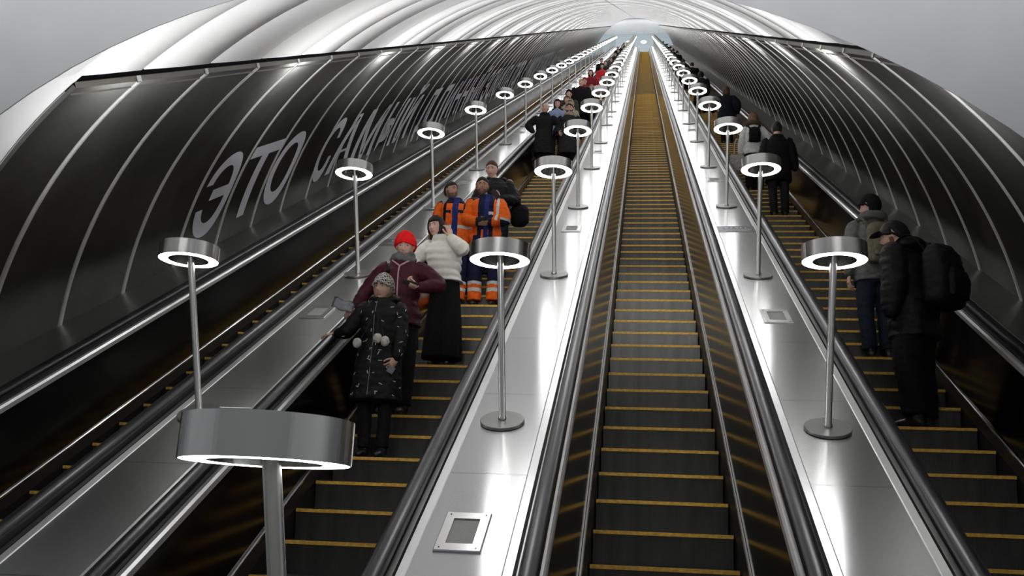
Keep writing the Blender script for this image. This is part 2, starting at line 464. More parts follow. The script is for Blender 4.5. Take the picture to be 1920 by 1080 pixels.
LROW = {'left': (-3.506, 6.386), 'centre': (-1.166, 6.403), 'right': (1.1405, 6.4165)}
LS = 4.2496
ORD = ['first', 'second', 'third', 'fourth', 'fifth', 'sixth', 'seventh', 'eighth', 'ninth', 'tenth', 'eleventh', 'twelfth', 'thirteenth', 'fourteenth', 'fifteenth', 'sixteenth', 'seventeenth', 'eighteenth', 'nineteenth', 'twentieth', 'twenty-first', 'twenty-second', 'twenty-third', 'twenty-fourth', 'twenty-fifth', 'twenty-sixth', 'twenty-seventh', 'twenty-eighth']
first = True
ROWN = {'left': 'left row', 'centre': 'middle row', 'right': 'right row'}
for row, (x, s0) in LROW.items():
    for k in range(28):
        s = s0 + k*LS
        if s > S_TOP-1: break
        o = lamp0 if first else copy_tree(lamp0); first = False
        o.matrix_world = RX @ Matrix.Translation((x, s, ND))
        tag(o, f'steel ring lamp on a pole, {ORD[k]} lamp counted up the {ROWN[row]}', 'lamp', f'ring lamps of the {ROWN[row]}')
# the lamp in the foreground stands where the deck has levelled out
o = copy_tree(lamp0)
ray_ = (fw + r2*((498-960)/F_PX) + u2*((540-868)/F_PX))
ringc = m.translation + ray_*2.42
base = ringc - RX.to_3x3() @ Vector((0, TS, HP))
o.matrix_world = Matrix.Translation(base) @ RX
tag(o, 'largest ring lamp, close in the foreground with its drum seen side on', 'lamp')
for ch in o.children:
    if ch.name.startswith('foot_disc'): ch.rotation_euler = (-A30, 0, 0)   # flat on the level deck

# ---------------------------------------------------------------- speaker plates and signs on the decks
def speaker(x, s, label, group):
    root = empty('speaker_plate', RX @ Matrix.Translation((x, s, .7205))); tag(root, label, 'speaker', group)
    bm = bmesh.new()
    def fr(hw, hh, z): return [bm.verts.new(c) for c in ((-hw, -hh, z), (hw, -hh, z), (hw, hh, z), (-hw, hh, z))]
    a = fr(.135, .215, 0); b = fr(.135, .215, .009); c = fr(.130, .210, .014); d_ = fr(.078, .140, .014); e = fr(.078, .140, .003)
    for p, q in ((a, b), (b, c), (c, d_), (d_, e)):
        for i in range(4): bm.faces.new((p[i], p[(i+1) % 4], q[(i+1) % 4], q[i]))
    bmesh.ops.recalc_face_normals(bm, faces=bm.faces)
    mesh_obj('frame', bm, frame_m, root)
    bm = bmesh.new(); add_box(bm, -.078, .078, -.14, .14, .002, .005); mesh_obj('grille', bm, grille_m, root)
    for sx in (-1, 1):
        for sy in (-1, 1):
            bm = bmesh.new(); lathe(bm, [(.0045, .0), (.0045, .016), (.0005, .0165)], 10); bm.transform(Matrix.Translation((sx*.105, sy*.185, 0))); mesh_obj('screw', bm, track_m, root)
    return root
speaker(-1.168, 4.82, 'square speaker plate at the bottom of the picture, on the deck by the middle escalator', 'speaker plates')
for k in range(1, 8): speaker(-1.15, 4.82+8.45*k, f'speaker plate on the deck between the {ORD[2*k-1]} and {ORD[2*k]} lamps of the middle row', 'speaker plates')
for k in range(0, 7): speaker(1.14, 9.12+8.45*k, f'speaker plate on the deck between the {ORD[2*k]} and {ORD[2*k+1]} lamps of the right row', 'speaker plates')
for k in range(0, 7): speaker(-3.48, 9.10+8.45*k, f'speaker plate on the deck between the {ORD[2*k]} and {ORD[2*k+1]} lamps of the left row', 'speaker plates')
def glyph_mesh(txt, offset=0.0, size=1.0):
    cu = bpy.data.curves.new('t', 'FONT'); cu.body = txt; cu.size = size; cu.offset = offset; cu.resolution_u = 6
    ob = bpy.data.objects.new('t', cu); COL.objects.link(ob)
    dg = bpy.context.evaluated_depsgraph_get(); dg.update()
    me = bpy.data.meshes.new_from_object(ob.evaluated_get(dg))
    bpy.data.objects.remove(ob); bpy.data.curves.remove(cu)
    bm = bmesh.new(); bm.from_mesh(me); bpy.data.meshes.remove(me)
    return bm
def bbox(bm):
    xs = [v.co.x for v in bm.verts]; ys = [v.co.y for v in bm.verts]
    return min(xs), max(xs), min(ys), max(ys)
def band(x0, x1, s, label, small=False):
    root = empty('distance_sign', RX @ Matrix.Translation((0, s, .7205))); tag(root, label, 'sign')
    bm = bmesh.new(); add_box(bm, x0, x1, -.20, .20, .0005, .002); mesh_obj('band', bm, sign_m, root)
    bm = glyph_mesh('125 М', 0.01)
    a, b, c, d_ = bbox(bm); xm = (x0+x1)/2
    for v in bm.verts:
        u = (v.co.x-a)/(b-a); t = (v.co.y-c)/(d_-c)
        v.co = (xm + .14 - u*.28, .14 - t*.085, .003)
    for f in bm.faces:
        if f.normal.z < 0: f.normal_flip()
    mesh_obj('lettering', bm, white_m, root)
    bm = bmesh.new()
    for i, (wd, y) in enumerate(((.34, .01), (.42, -.03), (.30, -.07), (.36, -.11))): add_box(bm, xm-wd/2, xm+wd/2, y, y+.006, .002, .003)
    mesh_obj('text_lines', bm, white_m, root)
band(.88, 1.39, 13.24, 'dark sign band across the deck right of the middle escalator')
band(-3.70, -3.16, 12.40, 'dark sign band across the deck behind the red hat')
# the near marking, read by people coming down
root = empty('distance_marking', RX @ Matrix.Translation((-3.28, 6.46, .7205))); tag(root, 'white 125 M marking upside down on the left deck, above the foreground lamp', 'sign')
bm = bmesh.new(); add_box(bm, -.14, .12, .085, .10, .0004, .002); mesh_obj('line', bm, white_m, root)
bm = glyph_mesh('125 М', 0.02); a, b, c, d_ = bbox(bm)
for v in bm.verts:
    v.co = (.11 - (v.co.x-a)/(b-a)*.23, .055 - (v.co.y-c)/(d_-c)*.095, .001)
mesh_obj('lettering', bm, white_m, root)

# ---------------------------------------------------------------- big letters on the left wall
slog = empty('wall_lettering', RX.copy()); tag(slog, 'large grey cyrillic slogan running up the dark left wall', 'lettering')
WORDS = [[('Э', 11.16, 12.10), ('Т', 12.28, 13.40), ('О', 13.50, 14.55)],
         [('С', 15.78, 16.60), ('А', 16.66, 17.95), ('М', 18.12, 19.65), ('Ы', 19.95, 21.25), ('Й', 21.50, 22.68)],
         [('Д', 23.6, 25.0), ('Л', 25.2, 26.5), ('И', 26.8, 27.8), ('Н', 28.05, 29.0), ('Н', 29.25, 30.2), ('Ы', 30.45, 31.6), ('Й', 31.8, 32.75)]]
s = 33.6
for wd in ('ЭСКАЛАТОР', 'В', 'МОСКОВСКОМ', 'МЕТРО'):
    L = []
    for ch in wd:
        ww = {'М': 1.3, 'А': 1.1, 'Л': 1.05}.get(ch, .92); L.append((ch, s, s+ww)); s += ww+.2
    WORDS.append(L); s += .9
A_LO, A_HI = rad(23.1), rad(36.7)
for wd in WORDS:
    bm = bmesh.new()
    for ch, sa, sb in wd:
        g = glyph_mesh('С' if ch == 'Э' else ch, 0.022)
        if ch == 'Э':
            g0, g1, g2, g3 = bbox(g)
            for v in g.verts: v.co.x = g0+g1-v.co.x
            g4 = [g.verts.new(c_) for c_ in ((g0+(g1-g0)*.30, g2+(g3-g2)*.44, 0), (g1-(g1-g0)*.12, g2+(g3-g2)*.44, 0), (g1-(g1-g0)*.12, g2+(g3-g2)*.57, 0), (g0+(g1-g0)*.30, g2+(g3-g2)*.57, 0))]
            g.faces.new(g4)
        a, b, c, d_ = bbox(g)
        if ch == 'Й': d_ = c + (d_-c)*.80
        low = c
        if ch == 'Д': low = c + (d_-c)*.16
        bmesh.ops.triangulate(g, faces=g.faces[:])
        for i in range(1, 12):
            y = c + (d_-c)*1.3*i/12
            bmesh.ops.bisect_plane(g, geom=g.verts[:]+g.edges[:]+g.faces[:], plane_co=(0, y, 0), plane_no=(0, 1, 0))
        bmesh.ops.triangulate(g, faces=g.faces[:])
        g.verts.index_update()
        vm = {}
        for v in g.verts:
            u = (v.co.x-a)/(b-a); t = (v.co.y-low)/(d_-low)
            if ch in 'СОЭ': t = -.03 + t*1.06
            ang = A_LO + (A_HI-A_LO)*t
            r = TR-.016
            vm[v.index] = bm.verts.new((TX - r*math.cos(ang), sa+(sb-sa)*u, TN + r*math.sin(ang)))
        g.verts.ensure_lookup_table()
        for f in g.faces:
            try: bm.faces.new([vm[v.index] for v in f.verts])
            except Exception: pass
        g.free()
    mesh_obj('word', bm, letter_m, slog)

# ---------------------------------------------------------------- pendant rings in the upper hall
for i, (x, lab) in enumerate(((-1.95, 'leftmost'), (-.05, 'middle'), (1.85, 'rightmost'))):
    root = empty('pendant_ring', Matrix.Translation((x, YT+3.2, ZT+3.15))); tag(root, f'{lab} of the three pale ring lights hanging in the far upper hall', 'lamp')
    bm = bmesh.new(); lathe(bm, [(.20, 0), (.36, 0), (.36, .14), (.20, .14)], 40, closed=True, mis=[0, 1, 1, 1]); mesh_obj('ring', bm, [ringlight, steel], root)
    bm = bmesh.new(); lathe(bm, [(.02, .14), (.02, 1.75)], 10); mesh_obj('stem', bm, steel_pole, root)
# ================================================================ people
def V(*a): return Vector(a)
def gauss(x, z, cx, cz, sx, sz): return math.exp(-((x-cx)/sx)**2-((z-cz)/sz)**2)
def head_pt(v):
    """unit direction -> point of the bare head, face towards -Y, origin at the centre of the head"""
    x, y, z = v
    p = V(x*.074, y*(.100 if y > 0 else .088), z*(.116 if z > 0 else .124))
    if z < 0:
        p.x *= 1-.34*(-z)**1.6
        if y > 0: p.y *= 1-.42*(-z)**1.0
        else: p.y *= 1+.02*(-z)
    if y < 0:
        X, Z = p.x, p.z; f = max(0, -y)**.6
        d = 0
        d += .007*gauss(X, Z, 0, .012, .010, .028) + .016*gauss(X, Z, 0, -.018, .0115, .016) + .012*gauss(X, Z, 0, -.030, .015, .010)
        for sx in (-1, 1):
            d -= .011*gauss(X, Z, sx*.031, .010, .016, .012)
            d += .004*gauss(X, Z, sx*.043, -.022, .018, .018)
        d += .004*gauss(X, Z, 0, .032, .045, .010)
        d += .006*gauss(X, Z, 0, -.054, .022, .0055) + .006*gauss(X, Z, 0, -.065, .018, .0055) - .003*gauss(X, Z, 0, -.0595, .024, .002)
        d -= .004*gauss(X, Z, 0, -.078, .02, .006) + .003*gauss(X, Z, 0, -.044, .01, .004)
        d += .009*gauss(X, Z, 0, -.096, .020, .014)
        p.y -= d*f
    return p
def sphere_dirs(nu, nv):
    out = []
    for j in range(nv+1):
        ph = math.pi*j/nv
        for i in range(nu):
            th = 2*math.pi*i/nu
            out.append(V(math.sin(ph)*math.cos(th), math.sin(ph)*math.sin(th), math.cos(ph)))
    return out
def grid_faces(bm, vs_, nu, nv, mi=0, fn=None):
    for j in range(nv):
        for i in range(nu):
            a, b, c, d_ = vs_[j*nu+i], vs_[j*nu+(i+1) % nu], vs_[(j+1)*nu+(i+1) % nu], vs_[(j+1)*nu+i]
            try:
                f = bm.faces.new((a, d_, c, b)); f.smooth = True
                f.material_index = mi if fn is None else fn((a.co+b.co+c.co+d_.co)/4)
            except Exception: pass
def blob(bm, c, r, nu=16, nv=10, M=None, mi=0):
    vs_ = []
    for d_ in sphere_dirs(nu, nv):
        p = V(d_.x*r[0], d_.y*r[1], d_.z*r[2])
        if M: p = M @ p
        vs_.append(bm.verts.new(p + V(*c)))
    grid_faces(bm, vs_, nu, nv, mi)
def tube(bm, pts, radii, seg=14, mi=0, flat=None, capr=True, quilt=None):
    """lofted tube with rounded ends; radii scalars or (a,b); flat = reference axis for a"""
    pts = [Vector(p) for p in pts]; n = len(pts)
    rings = []; ref = Vector(flat) if flat is not None else V(1, 0.001, 0)
    P2 = []; R2 = []
    # resample smoothly
    def cr(a, b, c, d_, t): return .5*((2*b)+(c-a)*t+(2*a-5*b+4*c-d_)*t*t+(3*b-a-3*c+d_)*t**3)
    sub = 5 if quilt else (4 if n > 2 else 3)
    for i in range(n-1):
        for k in range(sub):
            t = k/sub
            q = [pts[max(i-1, 0)], pts[i], pts[i+1], pts[min(i+2, n-1)]]
            P2.append(V(*[cr(q[0][c], q[1][c], q[2][c], q[3][c], t) for c in range(3)]))
            ra = radii[i] if isinstance(radii[i], tuple) else (radii[i], radii[i]); rb = radii[i+1] if isinstance(radii[i+1], tuple) else (radii[i+1], radii[i+1])
            R2.append((ra[0]*(1-t)+rb[0]*t, ra[1]*(1-t)+rb[1]*t))
    P2.append(pts[-1]); r = radii[-1]; R2.append(r if isinstance(r, tuple) else (r, r))
    L = [0]
    for a, b in zip(P2, P2[1:]): L.append(L[-1]+(b-a).length)
    N = len(P2)
    def ring(c, tdir, ra, rb):
        a = ref - tdir*ref.dot(tdir)
        if a.length < 1e-4: a = tdir.orthogonal()
        a.normalize(); b = tdir.cross(a)
        return [bm.verts.new(c + a*ra*math.cos(2*math.pi*i/seg) + b*rb*math.sin(2*math.pi*i/seg)) for i in range(seg)]
    for i in range(N):
        td = (P2[min(i+1, N-1)]-P2[max(i-1, 0)]).normalized()
        ra, rb = R2[i]
        if quilt:
            q = 1+quilt[1]*abs(math.sin(math.pi*L[i]/quilt[0])) - quilt[1]*.6
            ra *= q; rb *= q
        if i == 0 and capr:
            for f_, o_ in ((.25, .9), (.75, .55)): rings.append(ring(P2[0]-td*min(ra, rb)*o_, td, ra*f_, rb*f_))
        rings.append(ring(P2[i], td, ra, rb))
        if i == N-1 and capr:
            for f_, o_ in ((.75, .55), (.25, .9)): rings.append(ring(P2[-1]+td*min(ra, rb)*o_, td, ra*f_, rb*f_))
    for a, b in zip(rings, rings[1:]):
        for i in range(seg):
            f = bm.faces.new((a[i], a[(i+1) % seg], b[(i+1) % seg], b[i])); f.smooth = True; f.material_index = mi
    f = bm.faces.new(rings[0][::-1]); f.material_index = mi; f = bm.faces.new(rings[-1]); f.material_index = mi
def trunk(bm, rings, seg=28, mi=0, capped=True, sq=2.5):
    """rings: (z, cx, cy, rx, ry)"""
    R = []
    # interpolate
    Z = []
    for a, b in zip(rings, rings[1:]):
        for k in range(4):
            t = k/4; Z.append([a[i]*(1-t)+b[i]*t for i in range(5)])
    Z.append(list(rings[-1]))
    for z, cx_, cy_, rx, ry in Z:
        rr = []
        for i in range(seg):
            a = 2*math.pi*i/seg; c, s_ = math.cos(a), math.sin(a)
            k = (abs(c)**sq+abs(s_)**sq)**(-1/sq)
            rr.append(bm.verts.new((cx_+rx*c*k, cy_+ry*s_*k, z)))
        R.append(rr)
    for a, b in zip(R, R[1:]):
        for i in range(seg):
            f = bm.faces.new((a[i], a[(i+1) % seg], b[(i+1) % seg], b[i])); f.smooth = True; f.material_index = mi
    if capped:
        bm.faces.new(R[0][::-1]); bm.faces.new(R[-1])
def fuse(bm, voxel, smooth=3, wrinkle=0.0, wscale=14):
    """several overlapping closed lofts -> one continuous surface"""
    bmesh.ops.recalc_face_normals(bm, faces=bm.faces)
    me = bpy.data.meshes.new('tmp'); bm.to_mesh(me); bm.free()
    o = bpy.data.objects.new('tmp', me); COL.objects.link(o)
    md = o.modifiers.new('r', 'REMESH'); md.mode = 'VOXEL'; md.voxel_size = voxel; md.use_smooth_shade = True
    if smooth:
        sm = o.modifiers.new('s', 'SMOOTH'); sm.factor = .5; sm.iterations = smooth
    dg = bpy.context.evaluated_depsgraph_get(); dg.update()
    m2 = bpy.data.meshes.new_from_object(o.evaluated_get(dg))
    bpy.data.objects.remove(o); bpy.data.meshes.remove(me)
    b2 = bmesh.new(); b2.from_mesh(m2); bpy.data.meshes.remove(m2)
    if wrinkle:
        from mathutils import noise
        b2.normal_update()
        for v in b2.verts:
            q = V(v.co.x*wscale, v.co.y*wscale, v.co.z*wscale*1.7)
            v.co += v.normal*wrinkle*(noise.noise(q)+.5*noise.noise(q*2.1))
    for f in b2.faces: f.smooth = True
    return b2
def finger(bm, root, d0, bend_axis, lens, r, curl, seg=8):
    pts = [root]; d_ = d0.copy(); p = root.copy()
    for i, l in enumerate(lens):
        d_ = Quaternion(bend_axis, curl[i]) @ d_
        p = p + d_*l; pts.append(p.copy())
    tube(bm, pts, [r, r*.98, r*.9, r*.78][:len(pts)], seg=seg, flat=bend_axis)
def hand(bm, wrist, f, n, side, curl=.35, sc=1.0, spread=.10, fingers=True, seg=8, thumb=.5):
    """wrist point, f finger direction, n palm normal (way the palm faces), side: +1 thumb lies on f x n"""
    f = Vector(f).normalized(); n = (Vector(n) - f*Vector(n).dot(f)).normalized()
    t = f.cross(n)*side
    pl, pw = .088*sc, .040*sc
    c = wrist + f*pl*.55
    tube(bm, [wrist - f*.01, wrist + f*pl*.45, wrist + f*pl*.95], [(.026*sc, .019*sc), (pw, .016*sc), (pw*.98, .013*sc)], seg=14, flat=t)
    if not fingers: return
    ax = f.cross(n).normalized()
    ax = ax*1.0
    # rotation about ax that takes f towards n
    sgn = 1 if (Quaternion(ax, .1) @ f).dot(n) > 0 else -1
    lens = [(.040, .025, .018), (.045, .029, .020), (.041, .027, .019), (.032, .020, .016)]
    for i, L in enumerate(lens):
        off = (1.5-i)*.0195*sc
        root = wrist + f*pl*(.98 - .03*abs(i-1)) + t*off
        d_ = (f + t*((1.5-i)*spread)).normalized()
        cu = [sgn*curl*(.8+.12*i), sgn*curl*(1.2+.1*i), sgn*curl*.8]
        finger(bm, root - f*.012, d_, ax, [l*sc+(.012 if k == 0 else 0) for k, l in enumerate(L)], .0088*sc, cu, seg)
    root = wrist + f*pl*.25 + t*.026*sc
    d_ = (f*.75 + t*.65 + n*.35).normalized()
    ta = d_.cross(-t + f*.2).normalized()
    finger(bm, root, d_, ta, [.042*sc, .030*sc, .024*sc], .0105*sc, [0, thumb*.5, thumb*.5], seg)
SKIN = {}
def skin_mat(tone):
    if tone not in SKIN:
        c = {'fair': (.56, .34, .26), 'mid': (.47, .27, .19), 'tan': (.36, .20, .13)}[tone]
        SKIN[tone] = (mat('skin_'+tone, c, .5, noise=.08, nscale=30), mat('lips_'+tone, (c[0]*.80, c[1]*.55, c[2]*.55), .45))
    return SKIN[tone]
eye_white = mat('eye_white', (.42, .38, .35), .3); eye_dark = mat('eye_dark', (.03, .022, .018), .2)
def cloth(name, col, rough=.85, **k): return mat(name, col, rough, noise=k.pop('noise', .18), nscale=k.pop('nscale', 22), bump=k.pop('bump', .15), bscale=k.pop('bscale', 60), spec=k.pop('spec', .22), **k)
STAND = dict(hip=.93, knee=.50)
def solve_arm(sh, wr, L1, L2, hint):
    d_ = wr-sh; D = min(d_.length, (L1+L2)*.995); u = d_.normalized()
    wr = sh + u*D
    a = (L1*L1-L2*L2+D*D)/(2*D); h = math.sqrt(max(0, L1*L1-a*a))
    hd = Vector(hint); hd = (hd-u*hd.dot(u)).normalized()
    return sh+u*a+hd*h, wr
def torso_rings(bulk=0.0, hem=.80, flare=0.0, waist=0.0, lean=0.0, belly=0.0, top=1.50, female=False, collar=.0):
    sh = .178 if not female else .160
    R = [(hem, 0, 0, .165+bulk+flare, .118+bulk+flare)]
    if hem < .90: R.append((.95, 0, .004, .168+bulk+flare*.3, .120+bulk+flare*.3))
    R += [(1.08, 0, 0, (.148 if not female else .135)+bulk-waist, .105+bulk-waist+belly),
          (1.22, 0, -.004, .160+bulk, .115+bulk+belly*.7),
          (1.33, 0, -.004, .172+bulk, .118+bulk),
          (1.40, 0, .004, sh-.006+bulk*.7, .098+bulk*.8),
          (1.445, 0, .010, .112+bulk*.6, .080+bulk*.5),
          (top, 0, .012, .072+bulk*.5+collar, .066+bulk*.5+collar)]
    return R
def make_person(spec):
    """one standing figure, 1.75 m before scaling, facing -Y; parts hang on an Empty between the feet"""
    g = spec.get; q = g('q', 1)           # q: 0 far, 1 mid, 2 near
    vox = {0: .030, 1: .018, 2: .012}[q]
    root = empty('person'); tag(root, g('label'), 'person', g('group'))
    fem = g('female', False); tone = g('skin', 'fair'); sk, lp = skin_mat(tone)
    hyaw, hpitch, hroll = [rad(a) for a in g('head', (0, 0, 0))]
    ox, oy = g('lean', (0, 0))          # shift of the shoulders
    def sh_(z): return V(ox*max(0, z-.95)/.5, oy*max(0, z-.95)/.5, 0)
    hc = V(0, -.008, 1.648) + sh_(1.50) + V(*g('hoff', (0, 0, 0)))
    HM = Matrix.Translation(hc) @ Matrix.Rotation(hyaw, 4, 'Z') @ Matrix.Rotation(hpitch, 4, 'X') @ Matrix.Rotation(hroll, 4, 'Y') @ Matrix.Scale(g('headsc', 1.07), 4)
    shw = .172 if not fem else .155; shz = 1.425
    bulk = g('bulk', .02)*.62
    st = g('stance', .09); fy = g('footfwd', (0, 0))
    A = {}
    for sd, key in ((-1, 'r'), (1, 'l')):
        S = V(sd*(shw+bulk*.3), .008, shz) + sh_(shz)
        w_ = g('hand_'+key, None)
        if w_ is None: w_ = (sd*.26, -.02, .82)
        w_ = Vector(w_)
        E_, w_ = solve_arm(S, w_, .285, .255, g('elbow_'+key, (sd*.35, .8, -.3)))
        A[key] = (sd, S, E_, w_)
    legs = {}
    for sd, key, f_ in ((-1, 'r', fy[0]), (1, 'l', fy[1])):
        legs[key] = [V(sd*.085, .005, .92), V(sd*(st+.01), -.012+f_*.5, .50), V(sd*st, .02+f_, .085)]
    # ---- body: one continuous skin surface (trunk, limbs, palms), then head and fingers rooted in it
    bm = bmesh.new()
    tr = [(.80, 0, 0, .10, .08), (.95, 0, 0, .150, .100), (1.08, 0, 0, .125, .088), (1.22, 0, 0, .135, .092), (1.33, 0, 0, .142, .092), (1.40, 0, .004, .125, .070), (1.44, 0, .010, .075, .055), (1.50, 0, .012, .054, .054)]
    trunk(bm, [(z, x+sh_(z).x, y+sh_(z).y, a, b) for z, x, y, a, b in tr])
    nb = V(0, .014, 1.44)+sh_(1.44)
    tube(bm, [nb, nb*.5+hc*.5+V(0, .012, -.03), hc+V(0, .018, -.05)], [.056, .053, .055], seg=16)
    for key, (sd, S, E_, w_) in A.items():
        tube(bm, [S+V(-sd*.05, 0, -.035), S*.5+E_*.5, E_, E_*.5+w_*.5, w_], [.040, .042, .038, .036, .026], seg=12)
    for key, (a, b, c) in legs.items():
        tube(bm, [a, a*.5+b*.5, b, b*.5+c*.5+V(0, .015, 0), c], [.080, .070, .053, .050, .036], seg=12)
        tube(bm, [c+V(0, .03, -.03), c+V(0, -.12, -.045)], [.035, .030], seg=10)
    if q: bm = fuse(bm, vox, 2)
    hn = {0: (14, 10), 1: (32, 24), 2: (72, 56)}[q]
    vs_ = [bm.verts.new(HM @ head_pt(d_)) for d_ in sphere_dirs(*hn)]
    HI = HM.inverted()
    def facemat(c):
        p = HI @ c
        return 1 if (p.y < -.05 and abs(p.x) < .024*(1-((p.z+.0595)/.016)**2 if abs(p.z+.0595) < .016 else 0) and abs(p.z+.0595) < .013) else 0
    grid_faces(bm, vs_, *hn, fn=facemat)
    if q:
        for sd in (-1, 1):
            ME = HM @ Matrix.Translation((sd*.074, .008, -.004)) @ Matrix.Rotation(sd*.35, 4, 'Z') @ Matrix.Rotation(.15, 4, 'X')
            vv = []
            for d_ in sphere_dirs(12, 10):
                p = V(d_.x*.009, d_.y*.018, d_.z*.031*(1 if d_.z > 0 else .85))
                if d_.x*sd > 0: p.x *= 1-.9*math.exp(-(d_.y**2+d_.z**2)*5)
                vv.append(bm.verts.new(ME @ p))
            grid_faces(bm, vv, 12, 10)
    for key, (sd, S, E_, w_) in A.items():
        hd = g('hdir_'+key, None)
        f_ = Vector(hd[0]) if hd else (w_-E_).normalized()
        n_ = Vector(hd[1]) if hd else V(-sd, .1, 0)
        cu = hd[2] if hd and len(hd) > 2 else .35
        side = -1 if f_.cross(n_).dot(V(0, -1, .2)) < 0 else 1
        if hd and len(hd) > 3: side = hd[3]
        if g('nohands') and key in g('nohands'): continue
        hand(bm, w_, f_, n_, side, cu, fingers=q > 0, seg=8 if q == 2 else 6, sc=g('handsc', 1.0))
    mesh_obj('body', bm, [sk, lp], root)
    # ---- face details
    if q == 2 or (q == 1 and g('face', True)):
        for sd in (-1, 1):
            bm = bmesh.new()
            ce = V(sd*.031, -.0655, .010)
            vv = [bm.verts.new(HM @ (ce + d_*.0112)) for d_ in sphere_dirs(16, 12)]
            lx, lz = g('look', (0, 0))
            def em(c, ce=ce):
                p = (HI @ c - ce).normalized(); return 1 if (p - V(lx, -1, lz).normalized()).length < .66 else 0
            grid_faces(bm, vv, 16, 12, fn=em)
            mesh_obj('eye', bm, [eye_white, eye_dark], root)
            bm = bmesh.new()
            pts = [HM @ (head_pt(V(sd*a, -1, b).normalized())+V(0, -.001, 0)) for a, b in ((.16, .245), (.40, .285), (.62, .235))]
            tube(bm, pts, [.0032, .0042, .0022], seg=6); mesh_obj('eyebrow', bm, g('browmat', hair_dark), root)
            # upper lid
            bm = bmesh.new()
            pts = [HM @ (ce + V(a, -math.sqrt(max(0, .0128**2-a*a-b*b)), b)) for a, b in ((-.0105, .001), (-.006, .0062), (0, .0078), (.006, .0062), (.0105, .001))]
            tube(bm, pts, [.0016, .0022, .0024, .0022, .0016], seg=6); mesh_obj('eyelid', bm, sk, root)
    # ---- hair and headgear as shells over the head
    def shell(name, mask, thick, m_, nu=None, nv=None, extra=None, noise_amp=0.0):
        bm = bmesh.new()
        hn_ = (nu or {0: 14, 1: 32, 2: 56}[q], nv or {0: 10, 1: 24, 2: 44}[q])
        from mathutils import noise
        vv = []
        for d_ in sphere_dirs(*hn_):
            p = head_pt(d_); k = mask(d_)
            t = thick*k - .010*(1-k)
            if noise_amp and k > .3: t += noise_amp*noise.noise(d_*9)
            p = p + V(p.x/.074, p.y/.10, p.z/.12).normalized()*t
            vv.append(bm.verts.new(HM @ p))
        grid_faces(bm, vv, *hn_)
        if extra: extra(bm)
        return mesh_obj(name, bm, m_, root)
    def sm(a, b, x):
        t = min(1, max(0, (x-a)/(b-a))); return t*t*(3-2*t)
    hs = g('hair')       # (kind, material)
    if hs:
        kind, hm = hs
        def mshort(d_):
            line = .52 if d_.y < 0 else .0
            front = (.56 if q == 2 else .40) - .22*abs(d_.x)
            if d_.y < -.15: return sm(front-.05, front+.03, d_.z)
            if d_.y < .25: return sm(.12, .20, d_.z - .0*abs(d_.x))*1.0 if abs(d_.x) > .2 else 1
            return sm(-.55, -.42, d_.z)
        if kind == 'short': shell('hair', mshort, .011 if q == 2 else .019, hm, noise_amp=.004 if q == 2 else 0)
        if kind == 'crop': shell('hair', mshort, .005, hm, noise_amp=.002)
        if kind == 'tucked':
            def mt(d_):
                if d_.y < -.50: return sm(.36, .46, d_.z)*.9
                return sm(-.80, -.70, d_.z)
            shell('hair', mt, .012, hm, noise_amp=.006)
        if kind == 'bob':
            def mb(d_):
                if d_.y < -.45: return sm(.36, .46, d_.z)*.9
                if abs(d_.x) > .3 or d_.y > -.1: return sm(-.88, -.80, d_.z)
                return sm(.2, .3, d_.z)
            shell('hair', mb, .022, hm, noise_amp=.008, extra=lambda bm: [blob(bm, HM @ V(sx*.070, .02, -.07), (.028, .055, .075)) for sx in (-1, 1)] + [blob(bm, HM @ V(0, .07, -.06), (.075, .045, .085))])
    if g('beard'):
        def mbd(d_):
            if d_.y > .05: return 0
            a = sm(-.30, -.42, d_.z)
            if abs(d_.x) < .30 and -.56 < d_.z < -.44 and d_.y < -.5: a = 0
            if d_.y > -.35: a = sm(-.02, -.12, d_.z)
            return a*(1-sm(-.97, -1, d_.z))
        shell('beard', mbd, .0045, g('beard'), noise_amp=.002)
    hat = g('hat')       # (kind, material)
    if hat:
        kind, hm = hat
        lowf = g('hatline', .38)
        def mh(d_):
            line = lowf if d_.y < 0 else lowf + (-.55-lowf)*min(1, d_.y*1.4)
            if d_.y < 0: line = lowf - (abs(d_.x)**1.5)*(lowf-.02)
            return sm(line-.05, line+.02, d_.z)
        def rim(bm):
            pts = []
            for i in range(25):
                a = 2*math.pi*i/24; x_, y_ = math.cos(a), math.sin(a)
                line = lowf - (abs(x_)**1.5)*(lowf-.02) if y_ < 0 else .02 + (-.50-.02)*min(1, y_*1.3)
                d_ = V(x_, y_, line+.06).normalized(); p = head_pt(d_); p = p + V(p.x/.074, p.y/.10, 0).normalized()*.014
                pts.append(HM @ p)
            tube(bm, pts, [(.010, .016)]*len(pts), seg=8, flat=HM.to_3x3() @ V(0, 0, 1), capr=False)
        ex = rim if q else None
        o = shell('hat', mh, g('hatthick', .020), hm, extra=ex, noise_amp=.003)
        if kind == 'peak':
            bm = bmesh.new()
            for i in range(9):
                pass
            pts = [HM @ V(x_, -.088-.045*(1-(x_/.07)**2), .048-.010*(1-(x_/.07)**2)) for x_ in (-.07, -.035, 0, .035, .07)]
            tube(bm, pts, [(.012, .005), (.040, .005), (.050, .005), (.040, .005), (.012, .005)], seg=10, flat=HM.to_3x3() @ V(0, 1, 0)); mesh_obj('peak', bm, hm, root)
